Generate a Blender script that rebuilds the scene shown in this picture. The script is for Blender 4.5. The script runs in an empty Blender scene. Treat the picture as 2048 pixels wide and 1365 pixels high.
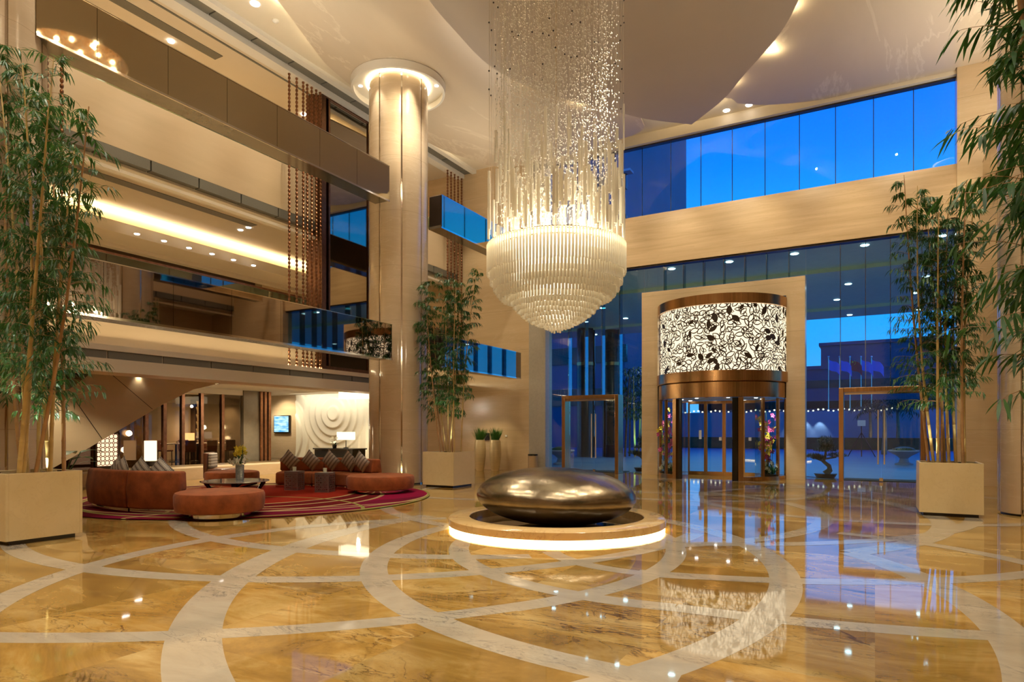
import bpy, bmesh, math, random
import numpy as np
from mathutils import Vector, Matrix
R = math.radians
S = bpy.context.scene
COL = S.collection

# ------------------------------------------------------------------ camera
FPX, HZ, YAW, EYE = 1300.0, 862.0, R(29.18), 1.6
cd = bpy.data.cameras.new('camera'); cam = bpy.data.objects.new('camera', cd); COL.objects.link(cam)
cam.location = (0, 0, EYE); cam.rotation_euler = (R(90), 0, YAW)
cd.sensor_width = 36; cd.lens = FPX / 2048 * 36
cd.shift_y = (HZ - 1365 / 2) / 2048
cd.clip_start = .05; cd.clip_end = 500
S.camera = cam

def ray(px, py):
    r = (px - 1024) / FPX; u = (HZ - py) / FPX
    return Vector((-math.sin(YAW) + r * math.cos(YAW), math.cos(YAW) + r * math.sin(YAW), u))
def at_z(px, py, z=0):                       # where a line of sight meets a level / an upright plane
    v = ray(px, py); p = v * ((z - EYE) / v.z); p.z += EYE; return p
def at_x(px, py, x):
    v = ray(px, py); p = v * (x / v.x); p.z += EYE; return p
def at_y(px, py, y):
    v = ray(px, py); p = v * (y / v.y); p.z += EYE; return p

# ------------------------------------------------------------------ world, exposure
W = bpy.data.worlds.new('dusk'); S.world = W; W.use_nodes = True
nt = W.node_tree; nt.nodes.clear()
o_ = nt.nodes.new('ShaderNodeOutputWorld'); b_ = nt.nodes.new('ShaderNodeBackground')
tc = nt.nodes.new('ShaderNodeTexCoord'); sp = nt.nodes.new('ShaderNodeSeparateXYZ'); cr = nt.nodes.new('ShaderNodeValToRGB')
nt.links.new(tc.outputs['Generated'], sp.inputs[0]); nt.links.new(sp.outputs['Z'], cr.inputs[0])
nt.links.new(cr.outputs[0], b_.inputs[0]); nt.links.new(b_.outputs[0], o_.inputs[0])
e = cr.color_ramp.elements
e[0].position = 0.0; e[0].color = (.10, .42, 1, 1)
e[1].position = 1.0; e[1].color = (.0, .05, .5, 1)
for p, c in ((.12, (.02, .36, 1)), (.25, (.008, .36, 1)), (.36, (.0, .21, 1)), (.5, (.0, .11, .95))):
    n = e.new(p); n.color = (*c, 1)
b_.inputs[1].default_value = 1.15
S.view_settings.view_transform = 'Standard'; S.view_settings.look = 'None'
S.view_settings.gamma = 1; S.view_settings.exposure = 0.28
S.view_settings.use_curve_mapping = False
cy = S.cycles
cy.use_denoising = True
cy.max_bounces = 9; cy.diffuse_bounces = 4; cy.glossy_bounces = 4; cy.transmission_bounces = 6; cy.transparent_max_bounces = 24
cy.sample_clamp_indirect = 4; cy.caustics_reflective = False; cy.caustics_refractive = False
cy.blur_glossy = .5

LAMPK = 1.0
def kcol(c):
    return {'warm': (1, .86, .61), 'soft': (1, .91, .74), 'gold': (1, .82, .50), 'white': (1, .96, .86), 'cool': (.75, .9, 1)}.get(c, c)
def spot(p, power, size=70, col='warm', blend=.6, to=None, rad=.06):
    l = bpy.data.lights.new('spot', 'SPOT'); l.energy = power * LAMPK; l.spot_size = R(size); l.spot_blend = blend
    l.color = kcol(col); l.shadow_soft_size = rad
    o = bpy.data.objects.new('lamp_spot', l); COL.objects.link(o); o.location = p
    if to is not None: o.rotation_euler = (Vector(to) - Vector(p)).to_track_quat('-Z', 'Y').to_euler()
    return o
def point(p, power, col='warm', rad=.1):
    l = bpy.data.lights.new('point', 'POINT'); l.energy = power * LAMPK; l.color = kcol(col); l.shadow_soft_size = rad
    o = bpy.data.objects.new('lamp_point', l); COL.objects.link(o); o.location = p; return o
def area(p, sx, sy, power, col='warm', to=None, rot=None):
    l = bpy.data.lights.new('strip', 'AREA'); l.shape = 'RECTANGLE'; l.size = sx; l.size_y = sy; l.energy = power * LAMPK; l.color = kcol(col)
    o = bpy.data.objects.new('lamp_strip', l); COL.objects.link(o); o.location = p
    if rot: o.rotation_euler = rot
    elif to is not None: o.rotation_euler = (Vector(to) - Vector(p)).to_track_quat('-Z', 'Y').to_euler()
    return o
CX, CYY = -4.63, 9.79                        # axis of the pebble and of the chandelier
# the hall's recessed downlights (most behind or above the frame), then added washers
for x in (-11, -8, -1.5, 1.5):
    for y in (-3, 1.5, 6, 10.5, 15):
        spot((x, y, 12.1), 680, 100, 'soft', rad=.5)
for y in (7, 9, 11, 13, 14.8, 20): spot((-10.9, y, 11.9), 250, 58, 'warm', to=(-15.5, y, 8.2), rad=.25)  # washers added to brighten the left fascia
for x in (-10, -7.3, -4.63, -2, .7): spot((x, 18.8, 11.85), 520, 62, 'warm', to=(x, 23.2, 6.6), rad=.04)  # added wash that lifts the entrance wall
for x in (-14, 2.6): spot((x, 19.5, 11.9 if x > 0 else 12.2), 420, 60, 'warm', to=(x, 23, 5), rad=.04)  # two more added spots for the ends of that wall
for x, y in ((-9.6, 3.6), (-9.4, 13.6), (1.0, 12.6)): spot((x, y, 11.85), 420, 26, 'warm', to=(x - .9 if x < 0 else x + .3, y + 1.2, .6), rad=.25)  # spots added to brighten the three planters
for x in (-10.2, -7.6, -4.9, -2.2, .5): spot((x, 21.6, 12.3), 330, 95, 'warm', rad=.2)
# cove strips hidden above the edges of the ceiling leaves
def cove(pts, z, inward, watt):                # short lamp strips lying on a leaf's back, along its edge
    for (x0, y0), (x1, y1) in zip(pts[:-1], pts[1:]):
        L_ = math.hypot(x1 - x0, y1 - y0); nx, ny = (y1 - y0) / L_, -(x1 - x0) / L_
        if nx * inward < 0: nx, ny = -nx, -ny
        area(((x0 + x1) / 2 + nx * .5, (y0 + y1) / 2 + ny * .5, z), L_, .06, watt * L_, 'gold', rot=(R(180), 0, -math.atan2(y1 - y0, x1 - x0)))
MID = [(-5.41, 22.2), (-6.65, 20.98), (-7.47, 19.83), (-8.81, 17.91), (-9.51, 15.9), (-9.48, 13.99), (-9.29, 12.36), (-8.62, 9.96)]
cove(MID, 12.04, 1, 12); cove([(-10.82 - x, y) for x, y in MID], 12.04, -1, 12)
SIDE = [(-10.85, 3.9), (-12.13, 8.7), (-12.9, 11.2), (-13.52, 12.78), (-13.9, 13.8), (-14.05, 14.6)]
cove(SIDE, 12.33, 1, 16); cove([(-14.3, 16.4), (-14.44, 18.3), (-14.3, 20.2), (-13.75, 21.7)], 12.33, 1, 16); cove([(-1.45, 22.8), (-2.3, 22.6), (-3.25, 22.2), (-4.15, 21.5)], 12.33, 1, 12)

for x, y, L_ in ((-12.25, 9.9, 8), (-12.25, 19.5, 5), (2.87, 19.5, 5), (2.87, 9.9, 8)):     # uplight strips added on the mirrored bands to brighten the ceiling
    area((x, y, 9.16), .2, L_, (15 if x < 0 else 30) * L_, 'soft', rot=(R(180), 0, 0))
# ------------------------------------------------------------------ helpers
def sr(h):
    h = h.lstrip('#'); c = [int(h[i:i + 2], 16) / 255 for i in (0, 2, 4)]
    return tuple(x / 12.92 if x <= .04045 else ((x + .055) / 1.055) ** 2.4 for x in c)
def tag(o, label=None, cat=None, group=None, kind=None):
    if label: o['label'] = label
    if cat: o['category'] = cat
    if group: o['group'] = group
    if kind: o['kind'] = kind
    return o
def empty(name, loc=(0, 0, 0), rz=0, **k):
    o = bpy.data.objects.new(name, None); COL.objects.link(o); o.location = loc; o.rotation_euler = (0, 0, rz); o.empty_display_size = .1
    return tag(o, **k)
class MB:
    def __init__(s): s.v = []; s.f = []; s.mi = []; s.sm = []; s.cur = 0; s.smooth = False; s.M = None
    def add(s, vs, fs, smooth=None):
        n = len(s.v)
        if s.M is not None: vs = [tuple(s.M @ Vector(v)) for v in vs]
        s.v += [tuple(v) for v in vs]; s.f += [tuple(n + i for i in f) for f in fs]
        s.mi += [s.cur] * len(fs); s.sm += [s.smooth if smooth is None else smooth] * len(fs); return s
    def box(s, x0, x1, y0, y1, z0, z1):
        v = [(x, y, z) for z in (z0, z1) for y in (y0, y1) for x in (x0, x1)]
        return s.add(v, [(0, 2, 3, 1), (4, 5, 7, 6), (0, 1, 5, 4), (1, 3, 7, 5), (3, 2, 6, 7), (2, 0, 4, 6)], False)
    def cbox(s, c, d): return s.box(c[0] - d[0] / 2, c[0] + d[0] / 2, c[1] - d[1] / 2, c[1] + d[1] / 2, c[2] - d[2] / 2, c[2] + d[2] / 2)
    def prism(s, pts, z0, z1):
        n = len(pts); v = [(x, y, z0) for x, y in pts] + [(x, y, z1) for x, y in pts]
        return s.add(v, [tuple(range(n - 1, -1, -1)), tuple(range(n, 2 * n))] + [(i, (i + 1) % n, n + (i + 1) % n, n + i) for i in range(n)], False)
    def lathe(s, prof, c=(0, 0, 0), n=32, a0=0, a1=2 * math.pi, smooth=True):
        full = abs(a1 - a0 - 2 * math.pi) < 1e-6; m = n if full else n + 1
        if smooth and len(prof) > 2:             # corners of the profile stay crisp
            run = [prof[0]]
            for k in range(1, len(prof)):
                run.append(prof[k])
                if k < len(prof) - 1:
                    d1 = (prof[k][0] - prof[k - 1][0], prof[k][1] - prof[k - 1][1]); d2 = (prof[k + 1][0] - prof[k][0], prof[k + 1][1] - prof[k][1])
                    l = math.hypot(*d1) * math.hypot(*d2)
                    if l > 0 and (d1[0] * d2[0] + d1[1] * d2[1]) / l < .72:
                        s._lathe(run, c, n, m, full, a0, a1, smooth); run = [prof[k]]
            return s._lathe(run, c, n, m, full, a0, a1, smooth)
        return s._lathe(prof, c, n, m, full, a0, a1, smooth)
    def _lathe(s, prof, c, n, m, full, a0, a1, smooth):
        v = []
        for r, z in prof:
            for i in range(m):
                a = a0 + (a1 - a0) * i / n; v.append((c[0] + r * math.cos(a), c[1] + r * math.sin(a), c[2] + z))
        fs = []
        for k in range(len(prof) - 1):
            for i in range(n):
                j = (i + 1) % m; fs.append((k * m + i, k * m + j, (k + 1) * m + j, (k + 1) * m + i))
        return s.add(v, fs, smooth)
    def tube(s, pts, r, n=8, caps=True, smooth=True):
        pts = [Vector(p) for p in pts]; rr = r if hasattr(r, '__len__') else [r] * len(pts)
        v = []; up = Vector((0, 0, 1))
        t0 = (pts[1] - pts[0]).normalized(); u = t0.cross(up)
        if u.length < .05: u = t0.cross(Vector((1, 0, 0)))
        u.normalize()
        for i, p in enumerate(pts):
            t = (pts[min(i + 1, len(pts) - 1)] - pts[max(i - 1, 0)]).normalized()
            u = (u - t * u.dot(t)).normalized(); w = t.cross(u)
            for k in range(n):
                a = 2 * math.pi * k / n; v.append(p + (u * math.cos(a) + w * math.sin(a)) * rr[i])
        fs = [(i * n + k, i * n + (k + 1) % n, (i + 1) * n + (k + 1) % n, (i + 1) * n + k) for i in range(len(pts) - 1) for k in range(n)]
        s.add(v, fs, smooth)
        if caps:
            s.add(v[:n], [tuple(range(n - 1, -1, -1))], False); s.add(v[-n:], [tuple(range(n))], False)
        return s
    def ball(s, c, r, n=12, m=8, sc=(1, 1, 1)):
        v = [(c[0], c[1], c[2] - r * sc[2])]
        for j in range(1, m):
            b = -math.pi / 2 + math.pi * j / m
            for i in range(n):
                a = 2 * math.pi * i / n
                v.append((c[0] + r * sc[0] * math.cos(b) * math.cos(a), c[1] + r * sc[1] * math.cos(b) * math.sin(a), c[2] + r * sc[2] * math.sin(b)))
        v.append((c[0], c[1], c[2] + r * sc[2])); fs = []
        for i in range(n): fs.append((0, 1 + (i + 1) % n, 1 + i))
        for j in range(m - 2):
            for i in range(n): fs.append((1 + j * n + i, 1 + j * n + (i + 1) % n, 1 + (j + 1) * n + (i + 1) % n, 1 + (j + 1) * n + i))
        l = len(v) - 1
        for i in range(n): fs.append((1 + (m - 2) * n + i, 1 + (m - 2) * n + (i + 1) % n, l))
        return s.add(v, fs, True)
    def build(s, name, mats, parent=None, bevel=0, seg=2, sub=0, **k):
        me = bpy.data.meshes.new(name); me.from_pydata(s.v, [], s.f)
        if not isinstance(mats, (list, tuple)): mats = [mats]
        for m in mats: me.materials.append(m)
        me.polygons.foreach_set('material_index', s.mi); me.polygons.foreach_set('use_smooth', s.sm); me.update()
        o = bpy.data.objects.new(name, me); COL.objects.link(o)
        if parent: o.parent = parent
        if bevel:
            b = o.modifiers.new('b', 'BEVEL'); b.width = bevel; b.segments = seg; b.limit_method = 'ANGLE'; b.angle_limit = R(35)
        if sub:
            b = o.modifiers.new('s', 'SUBSURF'); b.levels = sub; b.render_levels = sub
        return tag(o, **k)
def copy_tree(o, parent=None):
    c = o.copy(); COL.objects.link(c)
    if parent: c.parent = parent
    for ch in list(o.children): copy_tree(ch, c)
    return c
def struct(name, mb, m, **k): return mb.build(name, m, kind='structure', **k)

# ------------------------------------------------------------------ materials
def new_mat(name):
    m = bpy.data.materials.new(name); m.use_nodes = True; m.node_tree.nodes.clear(); return m, m.node_tree
def N(nt, t, **k):
    n = nt.nodes.new(t)
    for a, v in k.items():
        if a.startswith('i_'):
            key = a[2:]; n.inputs[int(key) if key.isdigit() else key.replace('_', ' ')].default_value = v
        else: setattr(n, a, v)
    return n
def pbr(name, col, rough=.5, metal=0, emit=None, es=0, noise=0, nscale=4, bump=0, bscale=30, spec=.5, stretch=None, sheen=0, coat=0, alpha=1, trans=0):
    m, t = new_mat(name); L = t.links.new
    b = N(t, 'ShaderNodeBsdfPrincipled'); o = N(t, 'ShaderNodeOutputMaterial'); L(b.outputs[0], o.inputs[0])
    b.inputs['Base Color'].default_value = (*col, 1); b.inputs['Roughness'].default_value = rough; b.inputs['Metallic'].default_value = metal
    b.inputs['Specular IOR Level'].default_value = spec; b.inputs['Sheen Weight'].default_value = sheen; b.inputs['Coat Weight'].default_value = coat
    b.inputs['Transmission Weight'].default_value = trans
    if emit: b.inputs['Emission Color'].default_value = (*emit, 1); b.inputs['Emission Strength'].default_value = es
    if noise or bump:
        g = N(t, 'ShaderNodeNewGeometry'); mp = N(t, 'ShaderNodeMapping'); L(g.outputs['Position'], mp.inputs[0])
        if stretch: mp.inputs['Scale'].default_value = stretch
        if noise:
            n = N(t, 'ShaderNodeTexNoise', i_Scale=nscale, i_Detail=6, i_Roughness=.6); L(mp.outputs[0], n.inputs['Vector'])
            r = N(t, 'ShaderNodeValToRGB'); L(n.outputs[0], r.inputs[0])
            r.color_ramp.elements[0].position = .3; r.color_ramp.elements[1].position = .7
            r.color_ramp.elements[0].color = tuple(min(1, c * (1 - noise)) for c in col) + (1,)
            r.color_ramp.elements[1].color = tuple(min(1, c * (1 + noise)) for c in col) + (1,)
            L(r.outputs[0], b.inputs['Base Color'])
        if bump:
            n2 = N(t, 'ShaderNodeTexNoise', i_Scale=bscale, i_Detail=3); L(mp.outputs[0], n2.inputs['Vector'])
            bp = N(t, 'ShaderNodeBump', i_Strength=bump, i_Distance=.02); L(n2.outputs[0], bp.inputs['Height']); L(bp.outputs[0], b.inputs['Normal'])
    return m
def emis(name, col, s):
    m, t = new_mat(name); e = N(t, 'ShaderNodeEmission'); e.inputs[0].default_value = (*col, 1); e.inputs[1].default_value = s
    o = N(t, 'ShaderNodeOutputMaterial'); t.links.new(e.outputs[0], o.inputs[0]); return m
def glass(name, tint, refl=.12, rough=0.0, maxr=.9, gcol=(1, 1, 1)):
    m, t = new_mat(name); L = t.links.new
    tr = N(t, 'ShaderNodeBsdfTransparent'); tr.inputs[0].default_value = (*tint, 1)
    gl = N(t, 'ShaderNodeBsdfGlossy', i_Roughness=rough); gl.inputs[0].default_value = (*gcol, 1)
    lw = N(t, 'ShaderNodeLayerWeight', i_Blend=.35); mr = N(t, 'ShaderNodeMapRange')
    mr.inputs[3].default_value = refl; mr.inputs[4].default_value = maxr; mr.inputs[1].default_value = .35
    mx = N(t, 'ShaderNodeMixShader'); o = N(t, 'ShaderNodeOutputMaterial')
    L(lw.outputs['Fresnel'], mr.inputs[0]); L(mr.outputs[0], mx.inputs[0]); L(tr.outputs[0], mx.inputs[1]); L(gl.outputs[0], mx.inputs[2]); L(mx.outputs[0], o.inputs[0])
    return m
def stone(name, c1, c2, rough=.25, scale=.5, vein=None, vamt=.3, stretch=(1, 1, 4), joint=0, jw=.004, spec=.5, bump=0):
    m, t = new_mat(name); L = t.links.new
    b = N(t, 'ShaderNodeBsdfPrincipled'); o = N(t, 'ShaderNodeOutputMaterial'); L(b.outputs[0], o.inputs[0])
    b.inputs['Roughness'].default_value = rough; b.inputs['Specular IOR Level'].default_value = spec
    g = N(t, 'ShaderNodeNewGeometry'); mp = N(t, 'ShaderNodeMapping'); mp.inputs['Scale'].default_value = stretch; L(g.outputs['Position'], mp.inputs[0])
    n = N(t, 'ShaderNodeTexNoise', i_Scale=scale, i_Detail=8, i_Roughness=.65, i_Distortion=.4); L(mp.outputs[0], n.inputs['Vector'])
    r = N(t, 'ShaderNodeValToRGB'); L(n.outputs[0], r.inputs[0])
    r.color_ramp.elements[0].position = .3; r.color_ramp.elements[1].position = .7
    r.color_ramp.elements[0].color = (*c1, 1); r.color_ramp.elements[1].color = (*c2, 1)
    out = r.outputs[0]
    if vein:
        n2 = N(t, 'ShaderNodeTexNoise', i_Scale=scale * 1.3, i_Detail=9, i_Roughness=.6, i_Distortion=.9); L(mp.outputs[0], n2.inputs['Vector'])
        r2 = N(t, 'ShaderNodeValToRGB'); L(n2.outputs[0], r2.inputs[0]); e = r2.color_ramp.elements
        e[0].position = .485; e[0].color = (0, 0, 0, 1); e[1].position = .515; e[1].color = (0, 0, 0, 1); k = e.new(.5); k.color = (vamt,) * 3 + (1,)
        mx = N(t, 'ShaderNodeMix', data_type='RGBA'); L(r2.outputs[0], mx.inputs[0]); L(out, mx.inputs[6]); mx.inputs[7].default_value = (*vein, 1); out = mx.outputs[2]
    if joint:
        s = N(t, 'ShaderNodeSeparateXYZ'); L(g.outputs['Position'], s.inputs[0])
        md = N(t, 'ShaderNodeMath', operation='PINGPONG', i_1=joint / 2); L(s.outputs['Z'], md.inputs[0])
        lt = N(t, 'ShaderNodeMath', operation='LESS_THAN', i_1=jw); L(md.outputs[0], lt.inputs[0])
        mu = N(t, 'ShaderNodeMath', operation='MULTIPLY', i_1=.45); L(lt.outputs[0], mu.inputs[0])
        mx = N(t, 'ShaderNodeMix', data_type='RGBA'); L(mu.outputs[0], mx.inputs[0]); L(out, mx.inputs[6]); mx.inputs[7].default_value = (.12, .08, .04, 1); out = mx.outputs[2]
    L(out, b.inputs['Base Color'])
    if bump:
        bp = N(t, 'ShaderNodeBump', i_Strength=bump, i_Distance=.01); L(n.outputs[0], bp.inputs['Height']); L(bp.outputs[0], b.inputs['Normal'])
    return m
M = {}
M['wall'] = stone('beige_limestone', (.56, .41, .245), (.66, .50, .31), .22, .8, (.75, .62, .45), .25, (.35, .35, 3), 1.62)
M['wallh'] = stone('travertine_band', (.50, .35, .19), (.66, .49, .30), .3, 1.2, (.42, .28, .15), .35, (.25, .25, 5), 0)
M['fascia'] = stone('cream_stone_fascia', (.58, .44, .27), (.66, .51, .33), .4, .7, None, .2, (.4, .4, 2), 0)
M['column'] = stone('polished_column_stone', (.55, .42, .27), (.64, .50, .34), .10, .7, (.74, .62, .46), .3, (.5, .5, 2.5), 1.62, .003)
M['planter'] = stone('honed_cream_stone', (.70, .56, .30), (.76, .62, .36), .35, 2.2, (.58, .44, .24), .25, (1, 1, 1))
M['plaster'] = pbr('warm_white_plaster', (.72, .63, .49), .7, noise=.02, nscale=1)
M['petal'] = pbr('satin_ceiling_panel', (.53, .45, .36), .45, noise=.03, nscale=.6)
M['veined'] = stone('veined_ceiling_panel', (.58, .47, .34), (.66, .55, .41), .3, .28, (.8, .7, .55), .5, (1, .35, 1))
M['white'] = pbr('white_paint', (.78, .74, .66), .5)
M['cream'] = pbr('cream_relief_plaster', (.80, .74, .58), .6, noise=.02)
M['grille'] = pbr('grey_grille', (.16, .15, .12), .5, noise=.1, nscale=60)
M['dark'] = pbr('dark_bronze', (.025, .016, .010), .3, noise=.2)  # dark bronze of plinths, cores and trims
M['black'] = pbr('black_lacquer', (.01, .009, .008), .15, noise=.1)
M['bronze'] = pbr('brushed_bronze', (.50, .29, .13), .25, 1, noise=.25, nscale=3, stretch=(12, 12, .1))
M['copper'] = pbr('dark_copper', (.27, .125, .065), .3, 1, noise=.25, nscale=8)
M['copper_dk'] = pbr('dark_aged_bronze', (.15, .075, .042), .38, 1, noise=.25, nscale=8)
M['chrome'] = pbr('polished_steel', (.75, .68, .58), .08, 1, noise=.05)
M['brass'] = pbr('satin_brass_handle', (.90, .72, .45), .38, .7, noise=.05)
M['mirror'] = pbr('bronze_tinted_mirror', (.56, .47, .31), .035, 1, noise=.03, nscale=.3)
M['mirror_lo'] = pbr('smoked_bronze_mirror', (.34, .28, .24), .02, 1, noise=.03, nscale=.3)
M['mirror_dk'] = pbr('dark_mirror', (.34, .29, .22), .03, 1, noise=.03, nscale=.3)
M['soffit'] = pbr('grey_brown_soffit', (.25, .22, .16), .12, .6, noise=.1)
M['gglass'] = glass('green_balustrade_glass', (.72, .86, .76), .08)
M['glass'] = glass('clear_facade_glass', (.62, .86, .95), .05, maxr=.5)
M['glass_up'] = glass('upper_window_glass', (.80, .93, 1.0), .035, maxr=.4)
M['gfin'] = glass('glass_fin_edge', (.25, .62, .72), .2)
M['glass_in'] = glass('door_glass', (.86, .92, .9), .05, maxr=.5)
M['glass_br'] = glass('bronze_restaurant_glass', (.72, .62, .50), .035, maxr=.4)
M['panelbr'] = pbr('brown_grey_panel', (.17, .135, .09), .12, 0, noise=.1)
M['brownwall'] = pbr('dark_brown_panelling', (.06, .033, .017), .18, 0, noise=.25, nscale=1)
M['orange'] = pbr('rust_velvet', (.27, .07, .018), .7, noise=.35, nscale=4, sheen=.08, spec=.2, bump=.12, bscale=60)
M['seatbrown'] = pbr('brown_leather', (.14, .05, .025), .4, noise=.2, nscale=8)
M['cane'] = pbr('bamboo_cane', (.52, .36, .13), .4, noise=.25, nscale=3)
M['cane2'] = pbr('dry_bamboo_cane', (.40, .22, .09), .45, noise=.3, nscale=3)
M['soil'] = pbr('dark_soil', (.05, .035, .02), .9, noise=.4, nscale=20, bump=.6)
M['pebble'] = pbr('hammered_bronze', (.27, .215, .14), .25, 1, noise=.25, nscale=2.2, bump=.55, bscale=4)
M['goldstone'] = stone('golden_marble_plinth', (.55, .35, .13), (.70, .48, .22), .12, 1.5, (.38, .2, .07), .5, (1, 1, 1))
M['water'] = pbr('dark_water_basin', (.16, .10, .045), .05, 0, noise=.3, nscale=2, bump=.05, bscale=3)
M['led'] = emis('led_strip', (1, .80, .38), 14)
M['ledw'] = emis('cove_led', (1, .80, .48), 7)
M['bulb'] = emis('bulb_glow', (1, .84, .55), 60)
M['dl'] = emis('downlight_lens', (1, .93, .85), 9)
M['dlc'] = emis('canopy_downlight_lens', (.7, .95, 1), 9)
M['tubeg'] = pbr('frosted_glass_tube', (.86, .82, .72), .12, 0, spec=.8, trans=.0)
M['lampshade'] = emis('lampshade_glow', (1, .62, .30), 2.6)
M['orchidw'] = pbr('orchid_white', (.85, .83, .66), .5); M['orchidp'] = pbr('orchid_pink', (.62, .07, .26), .5); M['orchidy'] = pbr('orchid_yellow', (.80, .66, .05), .5)
M['leafd'] = pbr('broad_leaf', (.04, .11, .025), .4)
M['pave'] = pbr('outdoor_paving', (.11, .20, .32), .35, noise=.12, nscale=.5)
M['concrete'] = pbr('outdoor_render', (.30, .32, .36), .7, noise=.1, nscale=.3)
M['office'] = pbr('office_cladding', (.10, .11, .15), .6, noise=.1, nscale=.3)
M['darkcol'] = pbr('dark_granite', (.02, .018, .016), .15, noise=.2)
M['canopy'] = pbr('canopy_panel', (.66, .72, .48), .35, noise=.05)
M['red'] = pbr('red_flag_cloth', (.75, .02, .015), .6); M['yellow'] = pbr('flag_star_yellow', (.9, .65, .02), .6); M['bluecloth'] = pbr('pale_flag_cloth', (.09, .16, .55), .6)
M['sand'] = pbr('tan_bin_metal', (.55, .40, .24), .35, .3, noise=.05)
M['vase'] = pbr('ribbed_pale_gold_vase', (.68, .55, .32), .3, .25, noise=.1, nscale=2, stretch=(1, 1, 20))

def leaf_mat(name, c, tr=.35):
    m, t = new_mat(name); L = t.links.new
    b = N(t, 'ShaderNodeBsdfPrincipled', i_Roughness=.42); b.inputs['Base Color'].default_value = (*c, 1)
    g = N(t, 'ShaderNodeNewGeometry'); n = N(t, 'ShaderNodeTexNoise', i_Scale=2.5); L(g.outputs['Position'], n.inputs['Vector'])
    r = N(t, 'ShaderNodeValToRGB'); L(n.outputs[0], r.inputs[0]); r.color_ramp.elements[0].position = .35; r.color_ramp.elements[1].position = .65
    r.color_ramp.elements[0].color = (c[0] * .6, c[1] * .75, c[2] * .8, 1); r.color_ramp.elements[1].color = (c[0] * 1.4, c[1] * 1.2, c[2] * 1.1, 1); L(r.outputs[0], b.inputs['Base Color'])
    tl = N(t, 'ShaderNodeBsdfTranslucent'); L(r.outputs[0], tl.inputs[0]); mx = N(t, 'ShaderNodeMixShader'); mx.inputs[0].default_value = tr
    o = N(t, 'ShaderNodeOutputMaterial'); L(b.outputs[0], mx.inputs[1]); L(tl.outputs[0], mx.inputs[2]); L(mx.outputs[0], o.inputs[0]); return m
M['leaf'] = leaf_mat('bamboo_leaf', (.042, .125, .024)); M['grass'] = leaf_mat('grass_blade', (.05, .17, .03)); M['pine'] = leaf_mat('bonsai_foliage', (.03, .07, .02), .1)

def tube_mat():                                  # frosted, backlit glass rods
    m, t = new_mat('frosted_glass_rod'); L = t.links.new
    d = N(t, 'ShaderNodeBsdfTranslucent'); d.inputs[0].default_value = (.93, .88, .76, 1)
    d2 = N(t, 'ShaderNodeBsdfDiffuse'); d2.inputs[0].default_value = (.88, .84, .74, 1)
    g = N(t, 'ShaderNodeBsdfGlossy', i_Roughness=.12); g.inputs[0].default_value = (1, 1, 1, 1)
    a = N(t, 'ShaderNodeMixShader'); a.inputs[0].default_value = .4; b = N(t, 'ShaderNodeMixShader'); b.inputs[0].default_value = .07
    L(d.outputs[0], a.inputs[1]); L(d2.outputs[0], a.inputs[2]); L(a.outputs[0], b.inputs[1]); L(g.outputs[0], b.inputs[2])
    o = N(t, 'ShaderNodeOutputMaterial'); L(b.outputs[0], o.inputs[0]); return m
M['rod'] = tube_mat()
def glowing_rod():  # faint emission put into the rods themselves to make them brighter
    m = M['rod'].copy(); m.name = 'glass_rod_added_glow'; t = m.node_tree; o = [n for n in t.nodes if n.type == 'OUTPUT_MATERIAL'][0]; src = o.inputs[0].links[0].from_socket
    e = N(t, 'ShaderNodeEmission'); e.inputs[0].default_value = (1, .86, .60, 1); e.inputs[1].default_value = .03; a = N(t, 'ShaderNodeAddShader')
    t.links.new(src, a.inputs[0]); t.links.new(e.outputs[0], a.inputs[1]); t.links.new(a.outputs[0], o.inputs[0]); return m
M['rodglow'] = glowing_rod()
def crystal_mat():
    m, t = new_mat('cut_crystal'); L = t.links.new
    tr = N(t, 'ShaderNodeBsdfTransparent'); tr.inputs[0].default_value = (.9, .88, .82, 1)
    g = N(t, 'ShaderNodeBsdfGlossy', i_Roughness=.3); g.inputs[0].default_value = (1, .96, .88, 1)
    d = N(t, 'ShaderNodeBsdfDiffuse'); d.inputs[0].default_value = (.95, .9, .8, 1)
    a = N(t, 'ShaderNodeMixShader'); a.inputs[0].default_value = .5; b = N(t, 'ShaderNodeMixShader'); b.inputs[0].default_value = .75
    L(g.outputs[0], a.inputs[1]); L(d.outputs[0], a.inputs[2]); L(tr.outputs[0], b.inputs[1]); L(a.outputs[0], b.inputs[2])
    o = N(t, 'ShaderNodeOutputMaterial'); L(b.outputs[0], o.inputs[0]); return m
M['crystal'] = crystal_mat()

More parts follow.
